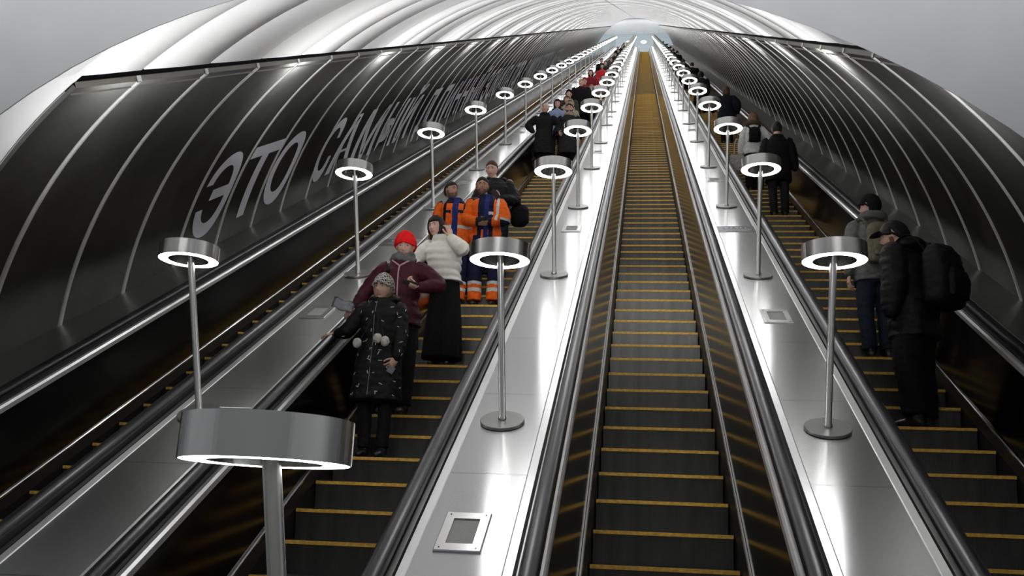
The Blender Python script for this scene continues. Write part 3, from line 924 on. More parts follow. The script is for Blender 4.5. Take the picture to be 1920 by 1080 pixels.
    if g('glasses'):
        bm = bmesh.new()
        for sd in (-1, 1):
            pts = [HM @ V(sd*.031+.021*math.cos(a), -.094+abs(math.cos(a)*sd*.5+.5)*.0, .006+.017*math.sin(a)) for a in [2*math.pi*i/20 for i in range(21)]]
            tube(bm, pts, [.0013]*21, seg=5, capr=False)
            tube(bm, [HM @ V(sd*.052, -.094, .010), HM @ V(sd*.075, -.06, .010), HM @ V(sd*.079, .0, .008)], [.0013]*3, seg=5)
        tube(bm, [HM @ V(-.010, -.094, .010), HM @ V(0, -.097, .012), HM @ V(.010, -.094, .010)], [.0013]*3, seg=5)
        mesh_obj('glasses', bm, g('glasses'), root)
    # ---- trousers / skirt
    tm = g('trousers')
    if tm:
        bm = bmesh.new()
        b_ = g('tbulk', .012)
        trunk(bm, [(.80, 0, .004, .150+b_, .102+b_), (.95, 0, .004, .158+b_, .108+b_), (1.06, 0, 0, .138+b_, .095+b_)])
        for key, (a, b, c) in legs.items():
            tube(bm, [a+V(0, 0, -.02), a*.5+b*.5, b, b*.5+c*.5+V(0, .01, 0), c+V(0, 0, .02)], [.086+b_, .078+b_, .062+b_, .058+b_, .056+b_], seg=14, capr=False)
        bm = fuse(bm, vox, 3, wrinkle=.006 if q else 0)
        mts = [tm]
        if g('tpaint'):
            fn, extra = g('tpaint'); mts += extra
            for f in bm.faces: f.material_index = fn(f.calc_center_median())
        mesh_obj('trousers', bm, mts, root)
    for key, (a, b, c) in legs.items():
        bm = bmesh.new()
        bt = g('boots', .0)
        tube(bm, [c+V(0, .045, -.045), c+V(0, -.03, -.040), c+V(0, -.12, -.048), c+V(0, -.165, -.052)], [(.036, .040), (.042, .046), (.044, .036), (.034, .026)], seg=12, flat=(1, 0, 0))
        tube(bm, [c+V(0, .01, -.03), c+V(0, .015, .03+bt)], [.050, .052+bt*.05], seg=12)
        bm = fuse(bm, .010 if q == 2 else .016, 2) if q else bm
        for v in bm.verts: v.co.z = max(v.co.z, 0.0)
        mesh_obj('shoe', bm, g('shoemat', shoe_m), root)
    if g('skirt'):
        bm = bmesh.new(); R = []
        trunk(bm, [(.10, 0, .01, .225, .205), (.50, 0, .01, .205, .175), (.80, 0, .005, .178, .135), (.95, 0, 0, .165, .12), (1.08, 0, 0, .138, .10)], seg=40, sq=2.0)
        bm = fuse(bm, vox, 2)
        for v in bm.verts:
            an = math.atan2(v.co.y, v.co.x); k = max(0, (1.0-v.co.z))
            s_ = 1+.05*k*math.sin(an*9)
            v.co.x *= s_; v.co.y *= s_
        mesh_obj('skirt', bm, g('skirt'), root)
    # ---- jacket or coat
    jm = g('jacket')
    if jm:
        bm = bmesh.new()
        rings = torso_rings(bulk, g('hem', .82), g('flare', 0), g('waist', 0), 0, g('belly', 0), g('top', 1.50), fem, g('collar', 0))
        rings = [(z, x+sh_(z).x, y+sh_(z).y, a, b) for z, x, y, a, b in rings]
        if g('quilt'):
            qq = g('quilt'); RR = []
            for a, b in zip(rings, rings[1:]):
                nseg = max(2, int((b[0]-a[0])/.02))
                for k in range(nseg):
                    t = k/nseg; r_ = [a[i]*(1-t)+b[i]*t for i in range(5)]
                    w__ = qq[1]*(abs(math.sin(math.pi*r_[0]/qq[0]))-.6)
                    RR.append((r_[0], r_[1], r_[2], r_[3]*(1+w__), r_[4]*(1+w__)))
            RR.append(rings[-1]); rings = RR
        trunk(bm, rings, seg=32)
        sb = g('sleeve', .016)*.6+bulk*.5
        for key, (sd, S, E_, w_) in A.items():
            cuffp = w_ + (E_-w_).normalized()*.015
            tube(bm, [S+V(-sd*.06, 0, -.035), S+V(-sd*.005, 0, -.028), S*.5+E_*.5, E_, E_*.45+cuffp*.55, cuffp],
                 [.040+sb, .052+sb, .051+sb, .047+sb, .042+sb*.9, .034+sb*.55], seg=16, quilt=g('quilt'), capr=True)
        bm = fuse(bm, g('jvox', vox*.9), 2 if g('quilt') else 3, wrinkle=g('wrinkle', .007) if q else 0, wscale=g('wscale', 14))
        mts = [jm]
        if g('jpaint'):
            fn, extra = g('jpaint'); mts += extra
            for f in bm.faces: f.material_index = fn(f.calc_center_median(), A)
        jo = mesh_obj(g('jname', 'jacket'), bm, mts, root)
    if g('hood'):
        hm, kind = g('hood')
        bm = bmesh.new(); nb = V(0, .02, 1.49)+sh_(1.49)
        pts = []
        for i in range(17):
            a = math.pi*(-.30) + math.pi*1.6*i/16
            pts.append(nb + V((.098+bulk*.5)*math.cos(a), (.078+bulk*.4)*math.sin(a)+.012, .012+.020*math.sin(a)))
        tube(bm, pts, [.022]+[.034]*3+[.046]*9+[.034]*3+[.022], seg=12)
        bm = fuse(bm, vox, 2, wrinkle=.006)
        if kind == 'fur':
            for v in bm.verts:
                pass
        mesh_obj('hood', bm, hm, root)
    if g('hoodup'):
        def mhd(d_): return 1.0 if (d_.y > -.35 or d_.z > .55 or d_.z < -.8) else sm(.62, .80, math.sqrt(d_.x**2+max(0, d_.z)**2*.9+ (min(0, d_.z)**2)*.6))
        shell('hood', mhd, .030, g('hoodup'), noise_amp=.006)
    if g('scarf'):
        bm = bmesh.new(); nb = V(0, .005, 1.49)+sh_(1.49)
        for zz, rr, tt in ((-.005, .088, .034), (.035, .080, .030)):
            pts = [nb + V((rr+bulk*.3)*math.cos(a), (rr-.004)*math.sin(a), zz+.012*math.sin(a*2+zz*90)) for a in [2*math.pi*i/16 for i in range(17)]]
            tube(bm, pts, [(tt, tt*.9)]*17, seg=10, capr=False)
        bm = fuse(bm, vox*.9, 2, wrinkle=.007); mesh_obj('scarf', bm, g('scarf'), root)
    root['_'] = 0; del root['_']
    return root, dict(A=A, HM=HM, legs=legs, sh=sh_)
hair_dark = cloth('hair_dark', (.018, .013, .011), .6, bump=.12, bscale=90); hair_brown = cloth('hair_brown', (.07, .038, .02), .6, bump=.12, bscale=90)
hair_fair = cloth('hair_fair', (.32, .22, .13), .6, bump=.12, bscale=90); stubble = mat('stubble', (.13, .075, .055), .85)
shoe_m = mat('shoe_black', (.012, .012, .012), .4)
black_c = cloth('black_cloth', (.0045, .0045, .005)); black_p = cloth('black_padded', (.006, .006, .0065), .6)
ESCX = {'L': (-2.27971, 5.85449), 'R': (2.26784, 7.26511), 'C': (0, 5.71399)}
def place(root, esc, k, off, H, yaw=0, back=.20):
    cx_, s0 = ESCX[esc]
    b = W(cx_+off, s0+k*PITCH_S, 0) + V(0, back, 0)
    sc = H/1.75
    root.matrix_world = Matrix.Translation(b) @ Matrix.Rotation(rad(yaw), 4, 'Z') @ Matrix.Scale(sc, 4)
    return root.matrix_world
def thing_at(name, label, cat, mw, group=None):
    o = empty(name, mw); tag(o, label, cat, group); return o
# ---------------------------------------------------------------- carried things
def pose_parent(name, M, label, cat): return thing_at(name, label, cat, M, None)
def phone(M, p, d_long, d_face, label):
    o = empty('phone'); tag(o, label, 'phone')
    u = Vector(d_long).normalized(); n = (Vector(d_face)-u*Vector(d_face).dot(u)).normalized(); s_ = u.cross(n)
    R = Matrix((s_, u, n)).transposed().to_4x4(); R.translation = Vector(p)
    o.matrix_world = M @ R
    bm = bmesh.new(); add_box(bm, -.036, .036, -.075, .075, -.0045, .0035); bmesh.ops.bevel(bm, geom=bm.edges[:], offset=.003, segments=2, affect='EDGES'); mesh_obj('case', bm, mat('phone_case', (.05, .05, .055), .3), o)
    bm = bmesh.new(); add_box(bm, -.032, .032, -.070, .070, .0036, .0042); mesh_obj('screen', bm, mat('phone_screen', (.01, .01, .012), .08), o)
def backpack(M, label, m_, w=.30, h=.44, d=.17, z=1.20, y=.20, x=0, straps=True, pocket=True, lean=0):
    """person-local: the back faces +Y"""
    o = empty('backpack'); tag(o, label, 'backpack'); o.matrix_world = M @ Matrix.Translation((x, y, z)) @ Matrix.Rotation(lean, 4, 'Y')
    bm = bmesh.new()
    trunk(bm, [(-h/2, 0, 0, w*.40, d*.38), (-h*.42, 0, 0, w*.49, d*.50), (0, 0, .01, w*.50, d*.52), (h*.32, 0, 0, w*.46, d*.45), (h*.46, 0, -.01, w*.33, d*.32), (h*.5, 0, -.02, w*.18, d*.2)], seg=28, sq=3.2)
    bm = fuse(bm, .014, 3, wrinkle=.008); mesh_obj('main_bag', bm, m_, o)
    if pocket:
        bm = bmesh.new(); trunk(bm, [(-h*.38, 0, d*.48, w*.34, d*.18), (-h*.1, 0, d*.52, w*.37, d*.22), (h*.06, 0, d*.48, w*.32, d*.15)], seg=20, sq=3.2)
        bm = fuse(bm, .014, 2, wrinkle=.004); mesh_obj('front_pocket', bm, m_, o)
    bm = bmesh.new(); tube(bm, [(-.03, -d*.35, h*.47), (-.02, -d*.35, h*.55), (.02, -d*.35, h*.55), (.03, -d*.35, h*.47)], [.006]*4, seg=8); mesh_obj('grab_loop', bm, m_, o)
    if straps:
        for sd in (-1, 1):
            bm = bmesh.new()
            pts = [(sd*w*.28, -d*.3, h*.38), (sd*.125, -d*.5-.035, h*.50+.07), (sd*.135, -d*.5-.13, h*.5+.085), (sd*.14, -d*.5-.255, h*.40), (sd*.145, -d*.5-.30, h*.05), (sd*.165, -d*.5-.22, -h*.25), (sd*w*.42, -d*.35, -h*.38)]
            tube(bm, pts, [(.022, .005)]*7, seg=8, flat=(1, 0, 0)); mesh_obj('strap', bm, m_, o)
    return o
orange_c = cloth('workwear_orange', (.86, .14, .012), .75, noise=.1); navy_c = cloth('workwear_navy', (.010, .013, .045), .8)
refl = mat('reflective_tape', (.62, .62, .60), .45); blue_in = cloth('royal_blue', (.02, .03, .16), .8)
burg_c = cloth('burgundy_padded', (.050, .006, .014), .6); pink_z = mat('pink_zip', (.50, .28, .36), .5)
red_knit = cloth('red_knit', (.75, .010, .012), .9, bump=.6, bscale=90); grey_knit = cloth('grey_knit', (.12, .125, .12), .95, bump=.5, bscale=90)
white_puff = cloth('cream_puffer', (.66, .64, .58), .55, noise=.05); grey_jk = cloth('grey_jacket', (.11, .11, .105), .75); tan_pack = cloth('tan_backpack', (.13, .115, .08), .8)
fur_c = cloth('beige_fur', (.34, .27, .18), .95, bump=1.0, bscale=160); fur_dark = cloth('brown_fur', (.08, .055, .03), .95, bump=1.0, bscale=160)
dnavy = cloth('dark_navy_coat', (.005, .006, .012), .8); charcoal = cloth('charcoal_coat', (.011, .011, .012), .8)
lightblue = cloth('light_blue_jacket', (.22, .26, .42), .7); darkred = cloth('dark_red_jacket', (.19, .012, .020), .8); redc = cloth('bright_red_coat', (.55, .02, .03), .8)
beige_c = cloth('beige_coat', (.28, .23, .17), .85); jeans = cloth('dark_jeans', (.012, .018, .030), .85); white_j = cloth('white_jacket', (.62, .62, .60), .75)
fluff = cloth('white_fluff', (.70, .68, .60), .95, bump=1.0, bscale=200); yel_vest = cloth('yellow_vest', (.65, .70, .05), .7); olive_c = cloth('olive_jacket', (.05, .05, .035), .85)
knit_pat = mat('patterned_knit', (.3, .3, .3), .9)
nt = knit_pat.node_tree; b = nt.nodes['Principled BSDF']; tc = nt.nodes['Texture Coordinate']; vo = nt.nodes.new('ShaderNodeTexVoronoi'); vo.inputs['Scale'].default_value = 62
rp = nt.nodes.new('ShaderNodeValToRGB'); rp.color_ramp.interpolation = 'CONSTANT'; rp.color_ramp.elements[0].color = (.012, .012, .012, 1); rp.color_ramp.elements[1].color = (.40, .38, .34, 1); rp.color_ramp.elements[1].position = .42
nt.links.new(tc.outputs['Object'], vo.inputs['Vector']); nt.links.new(vo.outputs['Distance'], rp.inputs[0]); nt.links.new(rp.outputs[0], b.inputs['Base Color'])
wire_m = mat('glasses_wire', (.35, .30, .26), .3, .8)

def finish(spec, esc, k, off, H, yaw=0, back=.20):
    root, J = make_person(spec)
    M = place(root, esc, k, off, H, yaw, back)
    return root, J, M

# ---------------------------------------------------------------- the girl
r_, J, M = finish(dict(label='girl in a long black coat with white dashes, patterned hat and glasses, hand on handrail', q=2, female=True, hair=('tucked', hair_fair), hat=('knit', knit_pat), hatline=.42,
    head=(-14, 8, 4), look=(-.15, .15), glasses=wire_m, jacket=cloth('black_dash_coat', (.005, .005, .005), .6), jname='coat', hem=.52, flare=.045, bulk=.045, sleeve=.020, top=1.50, collar=.012, wrinkle=.008,
    hood=(cloth('black_dash_coat', (.005, .005, .005), .6), 'plain'), hand_r=(-.475, .17, 1.19), elbow_r=(-.3, -.4, -.9), hdir_r=((-.82, .15, -.05), (0, 0, -1), .25), hand_l=(.205, -.13, .86), elbow_l=(.6, .5, -.1), hdir_l=((-.45, -.35, -.75), (-.6, .5, 0), .8),
    trousers=cloth('black_leggings', (.008, .008, .009)), tbulk=.004, stance=.085, hoff=(.0, -.01, -.045), handsc=.95, boots=.08), 'L', 3, -.22, 1.69)
coat = [c for c in r_.children if c.name.startswith('coat')][0]
# white dashes printed on the coat
bv = BVHTree.FromPolygons([v.co for v in coat.data.vertices], [p.vertices for p in coat.data.polygons])
rnd = random.Random(3); bm = bmesh.new(); n = 0
while n < 56:
    z = rnd.uniform(.56, 1.47); a = rnd.uniform(-math.pi, 0) if rnd.random() < .85 else rnd.uniform(0, math.pi)
    o_ = V(.9*math.cos(a), .9*math.sin(a), z)
    hit, nn, _, _ = bv.ray_cast(o_, V(rnd.uniform(-.12, .12), 0, z)-o_)
    if not hit: continue
    t = nn.cross(V(0, 0, 1)).normalized(); t = Quaternion(nn, rnd.choice((0, .3, -.4, 1.2, 1.57))) @ t
    L = rnd.uniform(.009, .017); pts = []
    for e in (-1, 0, 1):
        h2, n2, _, _ = bv.find_nearest(hit+t*L*e); pts.append(h2+n2*.001)
    tube(bm, pts, [(.0038, .0018)]*3, seg=6, flat=t.cross(nn)); n += 1
mesh_obj('white_dashes', bm, refl, r_)
bm = bmesh.new()
pts = []
for i in range(12):
    z = 1.46-.9*i/11; h_, n_, _, _ = bv.ray_cast(V(-.03, -.9, z), V(0, 1, 0)); pts.append(h_+V(0, -.001, 0))
tube(bm, pts, [.0035]*12, seg=6); mesh_obj('zip', bm, mat('zip_grey', (.2, .2, .2), .4, .8), r_)
for c in ((-.155, -.21, 1.03), (.035, -.215, 1.075), (.105, -.205, 1.05)):
    bm = bmesh.new(); blob(bm, c, (.040, .036, .046), 28, 20)
    from mathutils import noise
    for v in bm.verts: v.co += (v.co-V(*c)).normalized()*.007*noise.noise(v.co*90)
    mesh_obj('pompom', bm, fluff, r_)
    bm = bmesh.new(); tube(bm, [V(*c), V(c[0]*.6, c[1]+.03, c[2]+.12), V(c[0]*.3, c[1]+.05, c[2]+.25)], [.0022]*3, seg=5); mesh_obj('cord', bm, mat('black_cord', (.015, .015, .015), .8), r_)
card = empty('folded_paper', M @ Matrix.Translation((.175, -.155, .79)) @ Matrix.Rotation(.5, 4, 'Y')); tag(card, "small grey card in the girl's lowered left hand", 'card')
bm = bmesh.new(); add_box(bm, -.045, .02, -.002, .002, -.03, .035); mesh_obj('sheet', bm, mat('grey_card', (.14, .15, .17), .5), card)

# ---------------------------------------------------------------- woman with the red hat
r_, J, M = finish(dict(label='woman in a red knitted hat, grey scarf and burgundy padded jacket reading her phone', q=2, female=True, hat=('knit', red_knit), hatthick=.026, hatline=.34, browmat=hair_brown,
    head=(4, 16, 0), look=(0, -.5), scarf=grey_knit, jacket=burg_c, hem=.84, bulk=.045, sleeve=.02, quilt=(.10, .05), wrinkle=.005, flare=.01,
    hand_r=(-.405, -.10, .985), elbow_r=(-.5, .6, -.2), hdir_r=((-.35, -.60, -.45), (-.1, 0, -1), .55), hand_l=(.225, -.235, 1.155), elbow_l=(.9, .2, -.5), hdir_l=((-.85, -.35, .15), (.1, .3, .9), .9),
    trousers=black_c, tbulk=.02, stance=.10, hoff=(.02, -.025, -.035), footfwd=(0, -.06)), 'L', 5, -.27, 1.87)
bm = bmesh.new(); jk = [c for c in r_.children if c.name.startswith('jacket')][0]
bv = BVHTree.FromPolygons([v.co for v in jk.data.vertices], [p.vertices for p in jk.data.polygons])
pts = [(lambda h: h+V(0, -.002, 0))(bv.ray_cast(V(.0, -.9, 1.40-.55*i/14), V(0, 1, 0))[0]) for i in range(15)]
tube(bm, pts, [(.0075, .004)]*15, seg=6, flat=(1, 0, 0)); mesh_obj('zip', bm, pink_z, r_)
bm = bmesh.new()
for sd in (-1, 1):
    pts = []
    for i in range(9):
        t = i/8; tgt = V(sd*(.005+.125*t), -.9+.0, 1.40+.095*t)
        h = bv.ray_cast(tgt, V(0, 1, 0))[0]; pts.append((h or V(tgt.x, -.05+.05*t, tgt.z))+V(0, -.006, .0))
    tube(bm, pts, [(.008, .004)]*9, seg=6, flat=(0, 0, 1))
mesh_obj('collar_piping', bm, pink_z, r_)
bm = bmesh.new(); pts = [bv.find_nearest(V(-.13+.01*math.sin(i), -.20 if i else -.05, 1.44-.5*i/10))[0]+V(0, -.004, 0) for i in range(11)]
tube(bm, pts, [(.020, .004)]*11, seg=6, flat=(1, 0, 0)); mesh_obj('bag_strap', bm, black_c, r_)
phone(M, (.155, -.285, 1.185), (-1, -.1, .25), (.0, .4, .9), "dark phone held up by the woman in the red hat")
gl = empty('grey_glove', M @ Matrix.Translation((-.475, -.22, .985)) @ Matrix.Rotation(.95, 4, 'X') @ Matrix.Rotation(.5, 4, 'Y')); tag(gl, 'crumpled grey sheet under the hand of the woman in the red hat, over the handrail', 'paper')
bm = bmesh.new()
gv = [[bm.verts.new((-.10+.20*i/8, -.07+.14*j/6, .012*math.sin(i*1.3)*math.cos(j*1.1)+.02*(i/8)**2)) for j in range(7)] for i in range(9)]
for i in range(8):
    for j in range(6): bm.faces.new((gv[i][j], gv[i+1][j], gv[i+1][j+1], gv[i][j+1])).smooth = True
ex = bmesh.ops.solidify(bm, geom=bm.faces[:], thickness=.002); gl.name = 'paper_sheet'; mesh_obj('sheet', bm, mat('grey_sheet', (.36, .37, .38), .7, noise=.25, nscale=60), gl)

# ---------------------------------------------------------------- woman in the cream puffer
r_, J, M = finish(dict(label='dark haired woman in a cream puffer jacket and long black skirt touching her cheek', q=2, female=True, hair=('bob', hair_dark), head=(-22, 4, -6), look=(-.4, 0),
    jacket=white_puff, hem=.98, bulk=.060, sleeve=.032, quilt=(.085, .10), wrinkle=.004, collar=.03, top=1.53, belly=.02, waist=.0,
    hand_r=(-.26, -.16, 1.10), elbow_r=(-.8, .4, -.4), hdir_r=((.2, -.3, -.8), (.6, .4, 0), .6), nohands='', hand_l=(.055, -.125, 1.475), elbow_l=(.8, -.2, -.8), hdir_l=((-.15, -.05, .9), (-.75, .6, 0), .35),
    trousers=black_c, tbulk=.0, skirt=cloth('black_skirt', (.006, .006, .007), .95), hoff=(-.085, -.01, -.02), lean=(-.05, 0)), 'L', 8, -.08, 1.75)

# ---------------------------------------------------------------- the two workers
def jp1(c, A):
    sl = abs(c.x) > .245
    if not sl and c.z > .9:
        if c.y < 0 and abs(c.x-.01) < .040: return 3
        if c.z > 1.44: return 1
        if 1.055 < c.z < 1.10: return 2
        if c.y < 0 and .115 < abs(c.x) < .155 and c.z > 1.12: return 4
        if c.y < 0 and .05 < abs(c.x) < .13 and 1.26 < c.z < 1.30: return 1
        if c.z > 1.41 and abs(c.x) < .15: return 4
    if sl:
        if 1.08 < c.z < 1.125: return 2
        if c.z < .875: return 2 if c.z > .85 else 1
    return 0
def tp(c):
    if .30 < c.z < .345 or .215 < c.z < .255: return 1
    if c.z < .215 or .255 <= c.z <= .30: return 2
    return 0
r_, J, M = finish(dict(label='bearded worker in an orange jacket with reflective band, head turned aside, next to handrail', q=2, hair=('short', hair_dark), beard=stubble, head=(52, -2, 0), look=(.2, 0),
    jacket=orange_c, jpaint=(jp1, [navy_c, refl, blue_in, black_c]), jvox=.0075, hem=.80, bulk=.055, sleeve=.024, top=1.51, hand_r=(-.30, -.13, .86), elbow_r=(-.6, .8, -.2), hand_l=(.27, -.08, .83),
    trousers=navy_c, tpaint=(tp, [refl, orange_c]), tbulk=.03, hoff=(-.055, 0, -.03), lean=(-.03, 0), footfwd=(0, -.04), skin='tan'), 'L', 13, -.41, 1.80)
def jp2(c, A):
    r = V(.02, -.28, 1.06)
    if abs(c.x) < .10 and c.y < 0 and c.z > .86:
        if abs(c.x-.01) < .030: return 3
        if 1.20 < c.z < 1.24 and c.x > -.02: return 2
        return 1 if abs(c.x) > .045 else 0 if c.z < 1.0 else 1
    if c.z > 1.45: return 1
    if c.x > .20 and c.z < 1.15: return 1 if c.z < 1.12 else 2
    if c.y < 0 and abs(c.x-.15) < .018 and c.z > 1.1: return 2
    if c.z < .93 and c.x < .08: return 1
    return 0
r_, J, M = finish(dict(label='dark haired worker in an open orange jacket over navy clothes with hands clasped', q=2, hair=('short', hair_dark), beard=stubble, head=(8, 3, 0), browmat=hair_dark, skin='tan',
    jacket=orange_c, jpaint=(jp2, [navy_c, refl, blue_in]), jvox=.0075, hem=.80, bulk=.06, sleeve=.028, top=1.51, hand_r=(-.085, -.235, 1.065), elbow_r=(-.8, .3, -.5), hdir_r=((.85, -.35, -.15), (0, .8, .4), .7),
    hand_l=(.065, -.225, 1.065), elbow_l=(.9, .3, -.6), hdir_l=((-.85, -.35, -.1), (0, .8, .4), .7), trousers=navy_c, tpaint=(tp, [refl, orange_c]), tbulk=.035, stance=.12, hoff=(-.05, -.01, -.02), lean=(-.03, 0)), 'L', 13, .02, 1.85)
phone(M, (-.02, -.30, 1.085), (.9, 0, .25), (0, .4, .9), 'dark phone in the clasped hands of the orange jacketed worker')

# ---------------------------------------------------------------- man in black above the workers
r_, J, M = finish(dict(label='short haired man in a black jacket looking down, standing behind the two orange workers', q=2, hair=('short', hair_brown), head=(-6, 14, 0), look=(0, -.4), jacket=black_p, hem=.84, bulk=.06, sleeve=.03,
    hand_l=(.085, -.20, 1.13), elbow_l=(.8, .3, -.7), hdir_l=((-.6, -.4, .3), (-.3, .6, .5), .8), hand_r=(-.1, -.2, 1.05), elbow_r=(-.8, .4, -.5), trousers=jeans, tbulk=.02, hood=(black_p, 'plain'), hoff=(-.06, -.01, -.015), stubble=None, lean=(-.02, 0)), 'L', 16, -.06, 1.88)
phone(M, (.03, -.275, 1.17), (-.6, -.2, .6), (0, .7, .6), 'dark phone in the hand of the man in black behind the workers')
ft = empty('shoulder_bag', M @ Matrix.Translation((.33, .05, .98))); tag(ft, 'round black bag hanging at the side of the man in black behind the workers', 'bag')
bm = bmesh.new(); trunk(bm, [(-.17, 0, 0, .08, .05), (-.10, 0, 0, .14, .08), (.08, 0, 0, .13, .075), (.15, 0, 0, .08, .04)], seg=24); bm = fuse(bm, .014, 3, wrinkle=.008); mesh_obj('bag_body', bm, black_c, ft)
bm = bmesh.new(); tube(bm, [(-.05, 0, .13), (-.12, -.06, .30), (-.17, -.05, .47), (-.15, .06, .50), (-.08, .1, .3), (.03, .02, .13)], [(.015, .004)]*6, seg=6, flat=(1, 0, 0)); mesh_obj('strap', bm, black_c, ft)
fr = empty('fur_trim'); bpy.data.objects.remove(fr)
bm = bmesh.new(); blob(bm, (.155, .09, 1.47), (.06, .05, .06), 20, 14)
for v in bm.verts: v.co += V(noise.noise(v.co*60), noise.noise(v.co*60+V(9, 0, 0)), 0)*.006
mesh_obj('fur_trim', bm, fur_c, r_)

# ---------------------------------------------------------------- group in the middle distance on the left escalator
SPEC = [
 # label, k, off, H, yaw, dict
 ('bald man in a long black coat with hands in his pockets', 38, -.34, 1.94, 0, dict(q=2, head=(0, 2, 0), jacket=black_c, jname='coat', hem=.50, flare=.03, bulk=.06, sleeve=.03, collar=.02, top=1.53, hand_r=(-.24, -.14, 1.02), elbow_r=(-1, .2, -.1), hand_l=(.25, -.14, .98), elbow_l=(1, .2, -.1), nohands='rl', trousers=black_c)),
 ('bearded man in a dark open coat standing right of the bald man', 38, .28, 1.92, 0, dict(q=2, hair=('short', hair_dark), beard=hair_dark, head=(0, 10, 0), jacket=charcoal, jname='coat', hem=.50, flare=.03, bulk=.065, sleeve=.03, trousers=black_c, scarf=beige_c, hand_r=(-.2, -.2, .98))),
 ('dark haired woman in a light blue jacket between the bald man and his neighbour', 43, -.22, 1.85, 0, dict(q=1, female=True, hair=('bob', hair_dark), head=(5, 8, 0), jacket=lightblue, bulk=.06, hem=.75, hood=(charcoal, 'plain'), trousers=black_c, hand_l=(.1, -.2, 1.1), elbow_l=(1, .3, -.5))),
 ('person in a beige fur trimmed hood behind the bearded man in the dark coat', 44, .10, 1.79, 0, dict(q=1, female=True, hair=('bob', hair_brown), hoodup=fur_c, jacket=beige_c, bulk=.06, hem=.7, trousers=black_c)),
 ('person in a black knitted cap above the fur hooded one', 50, -.14, 1.91, 0, dict(q=1, hat=('knit', black_c), jacket=olive_c, bulk=.06, hem=.8, trousers=black_c, browmat=hair_dark)),
 ('person with brown hair peeping out just below the one in the black cap', 47, -.10, 1.80, 0, dict(q=1, female=True, hair=('bob', hair_brown), jacket=beige_c, bulk=.05, hem=.8, trousers=black_c)),
 ('large man in a long black coat with grey hair, higher up the crowded escalator', 60, -.05, 1.99, 0, dict(q=1, hair=('crop', hair_fair), jacket=black_c, jname='coat', hem=.5, flare=.04, bulk=.11, sleeve=.05, hand_l=(.3, -.15, .9), trousers=black_c)),
 ('person in a small red hat beside the large man in black', 65, -.06, 1.90, 0, dict(q=1, female=True, hat=('knit', cloth('dull_red_hat', (.30, .03, .05), .9)), jacket=darkred, bulk=.05, hem=.8, trousers=black_c)),
 ('person with a beige fur hood at the shoulder of the large man in black', 62, .28, 1.68, 0, dict(q=0, hoodup=fur_c, jacket=charcoal, bulk=.06, hem=.7, trousers=black_c)),
 ('black haired woman in a dark red jacket behind the large man', 76, -.10, 1.95, 0, dict(q=1, female=True, hair=('bob', hair_dark), jacket=darkred, bulk=.08, hem=.7, trousers=black_c)),
 ('person in a bright red coat far up the crowded escalator', 90, .13, 1.93, 0, dict(q=0, female=True, hair=('bob', hair_dark), jacket=redc, jname='coat', bulk=.09, hem=.5, flare=.04, trousers=black_c)),
 ('person in dark clothes right above the one in the bright red coat', 100, .12, 1.92, 0, dict(q=0, hair=('short', hair_dark), jacket=charcoal, bulk=.08, hem=.7, trousers=black_c)),
 ('far person in black at the left edge, over the red coat', 108, -.25, 1.92, 0, dict(q=0, hat=('knit', black_c), jacket=black_c, bulk=.08, hem=.7, trousers=black_c)),
 ('far person in a dark olive jacket beside the deck lamps', 112, .25, 1.90, 0, dict(q=0, hair=('short', hair_dark), jacket=olive_c, bulk=.08, hem=.7, trousers=black_c)),
 ('far dark figure halfway between the red coat and the top of the escalator', 135, .20, 1.88, 0, dict(q=0, hair=('short', hair_dark), jacket=charcoal, bulk=.08, hem=.7, trousers=black_c)),
 ('far person in dark grey below the group near the top', 152, .22, 1.90, 0, dict(q=0, hat=('knit', black_c), jacket=charcoal, bulk=.09, hem=.6, trousers=black_c)),
 ('tiny dark figure left in the group near the top landing', 168, .0, 1.92, 0, dict(q=0, hair=('short', hair_dark), jacket=black_c, bulk=.09, hem=.6, trousers=black_c)),
 ('tiny navy figure right in the group near the top landing', 178, .26, 1.92, 0, dict(q=0, hair=('short', hair_dark), jacket=dnavy, bulk=.09, hem=.6, trousers=black_c)),
 ('tiny dark figure above the navy one near the top landing', 193, .20, 1.92, 0, dict(q=0, hair=('short', hair_dark), jacket=black_c, bulk=.09, hem=.6, trousers=black_c)),
 ('tiny dark figure next to the yellow vest at the top', 208, .16, 1.90, 0, dict(q=0, hair=('short', hair_dark), jacket=charcoal, bulk=.09, hem=.6, trousers=black_c)),
 ('tiny person in a yellow vest at the top of the crowded escalator', 219, .40, 1.88, 0, dict(q=0, hair=('short', hair_dark), jacket=yel_vest, bulk=.08, hem=.8, trousers=black_c)),
]
for lab, k, off, H, yaw, d_ in SPEC:
    d_['label'] = lab; finish(d_, 'L', k, off, H, yaw)

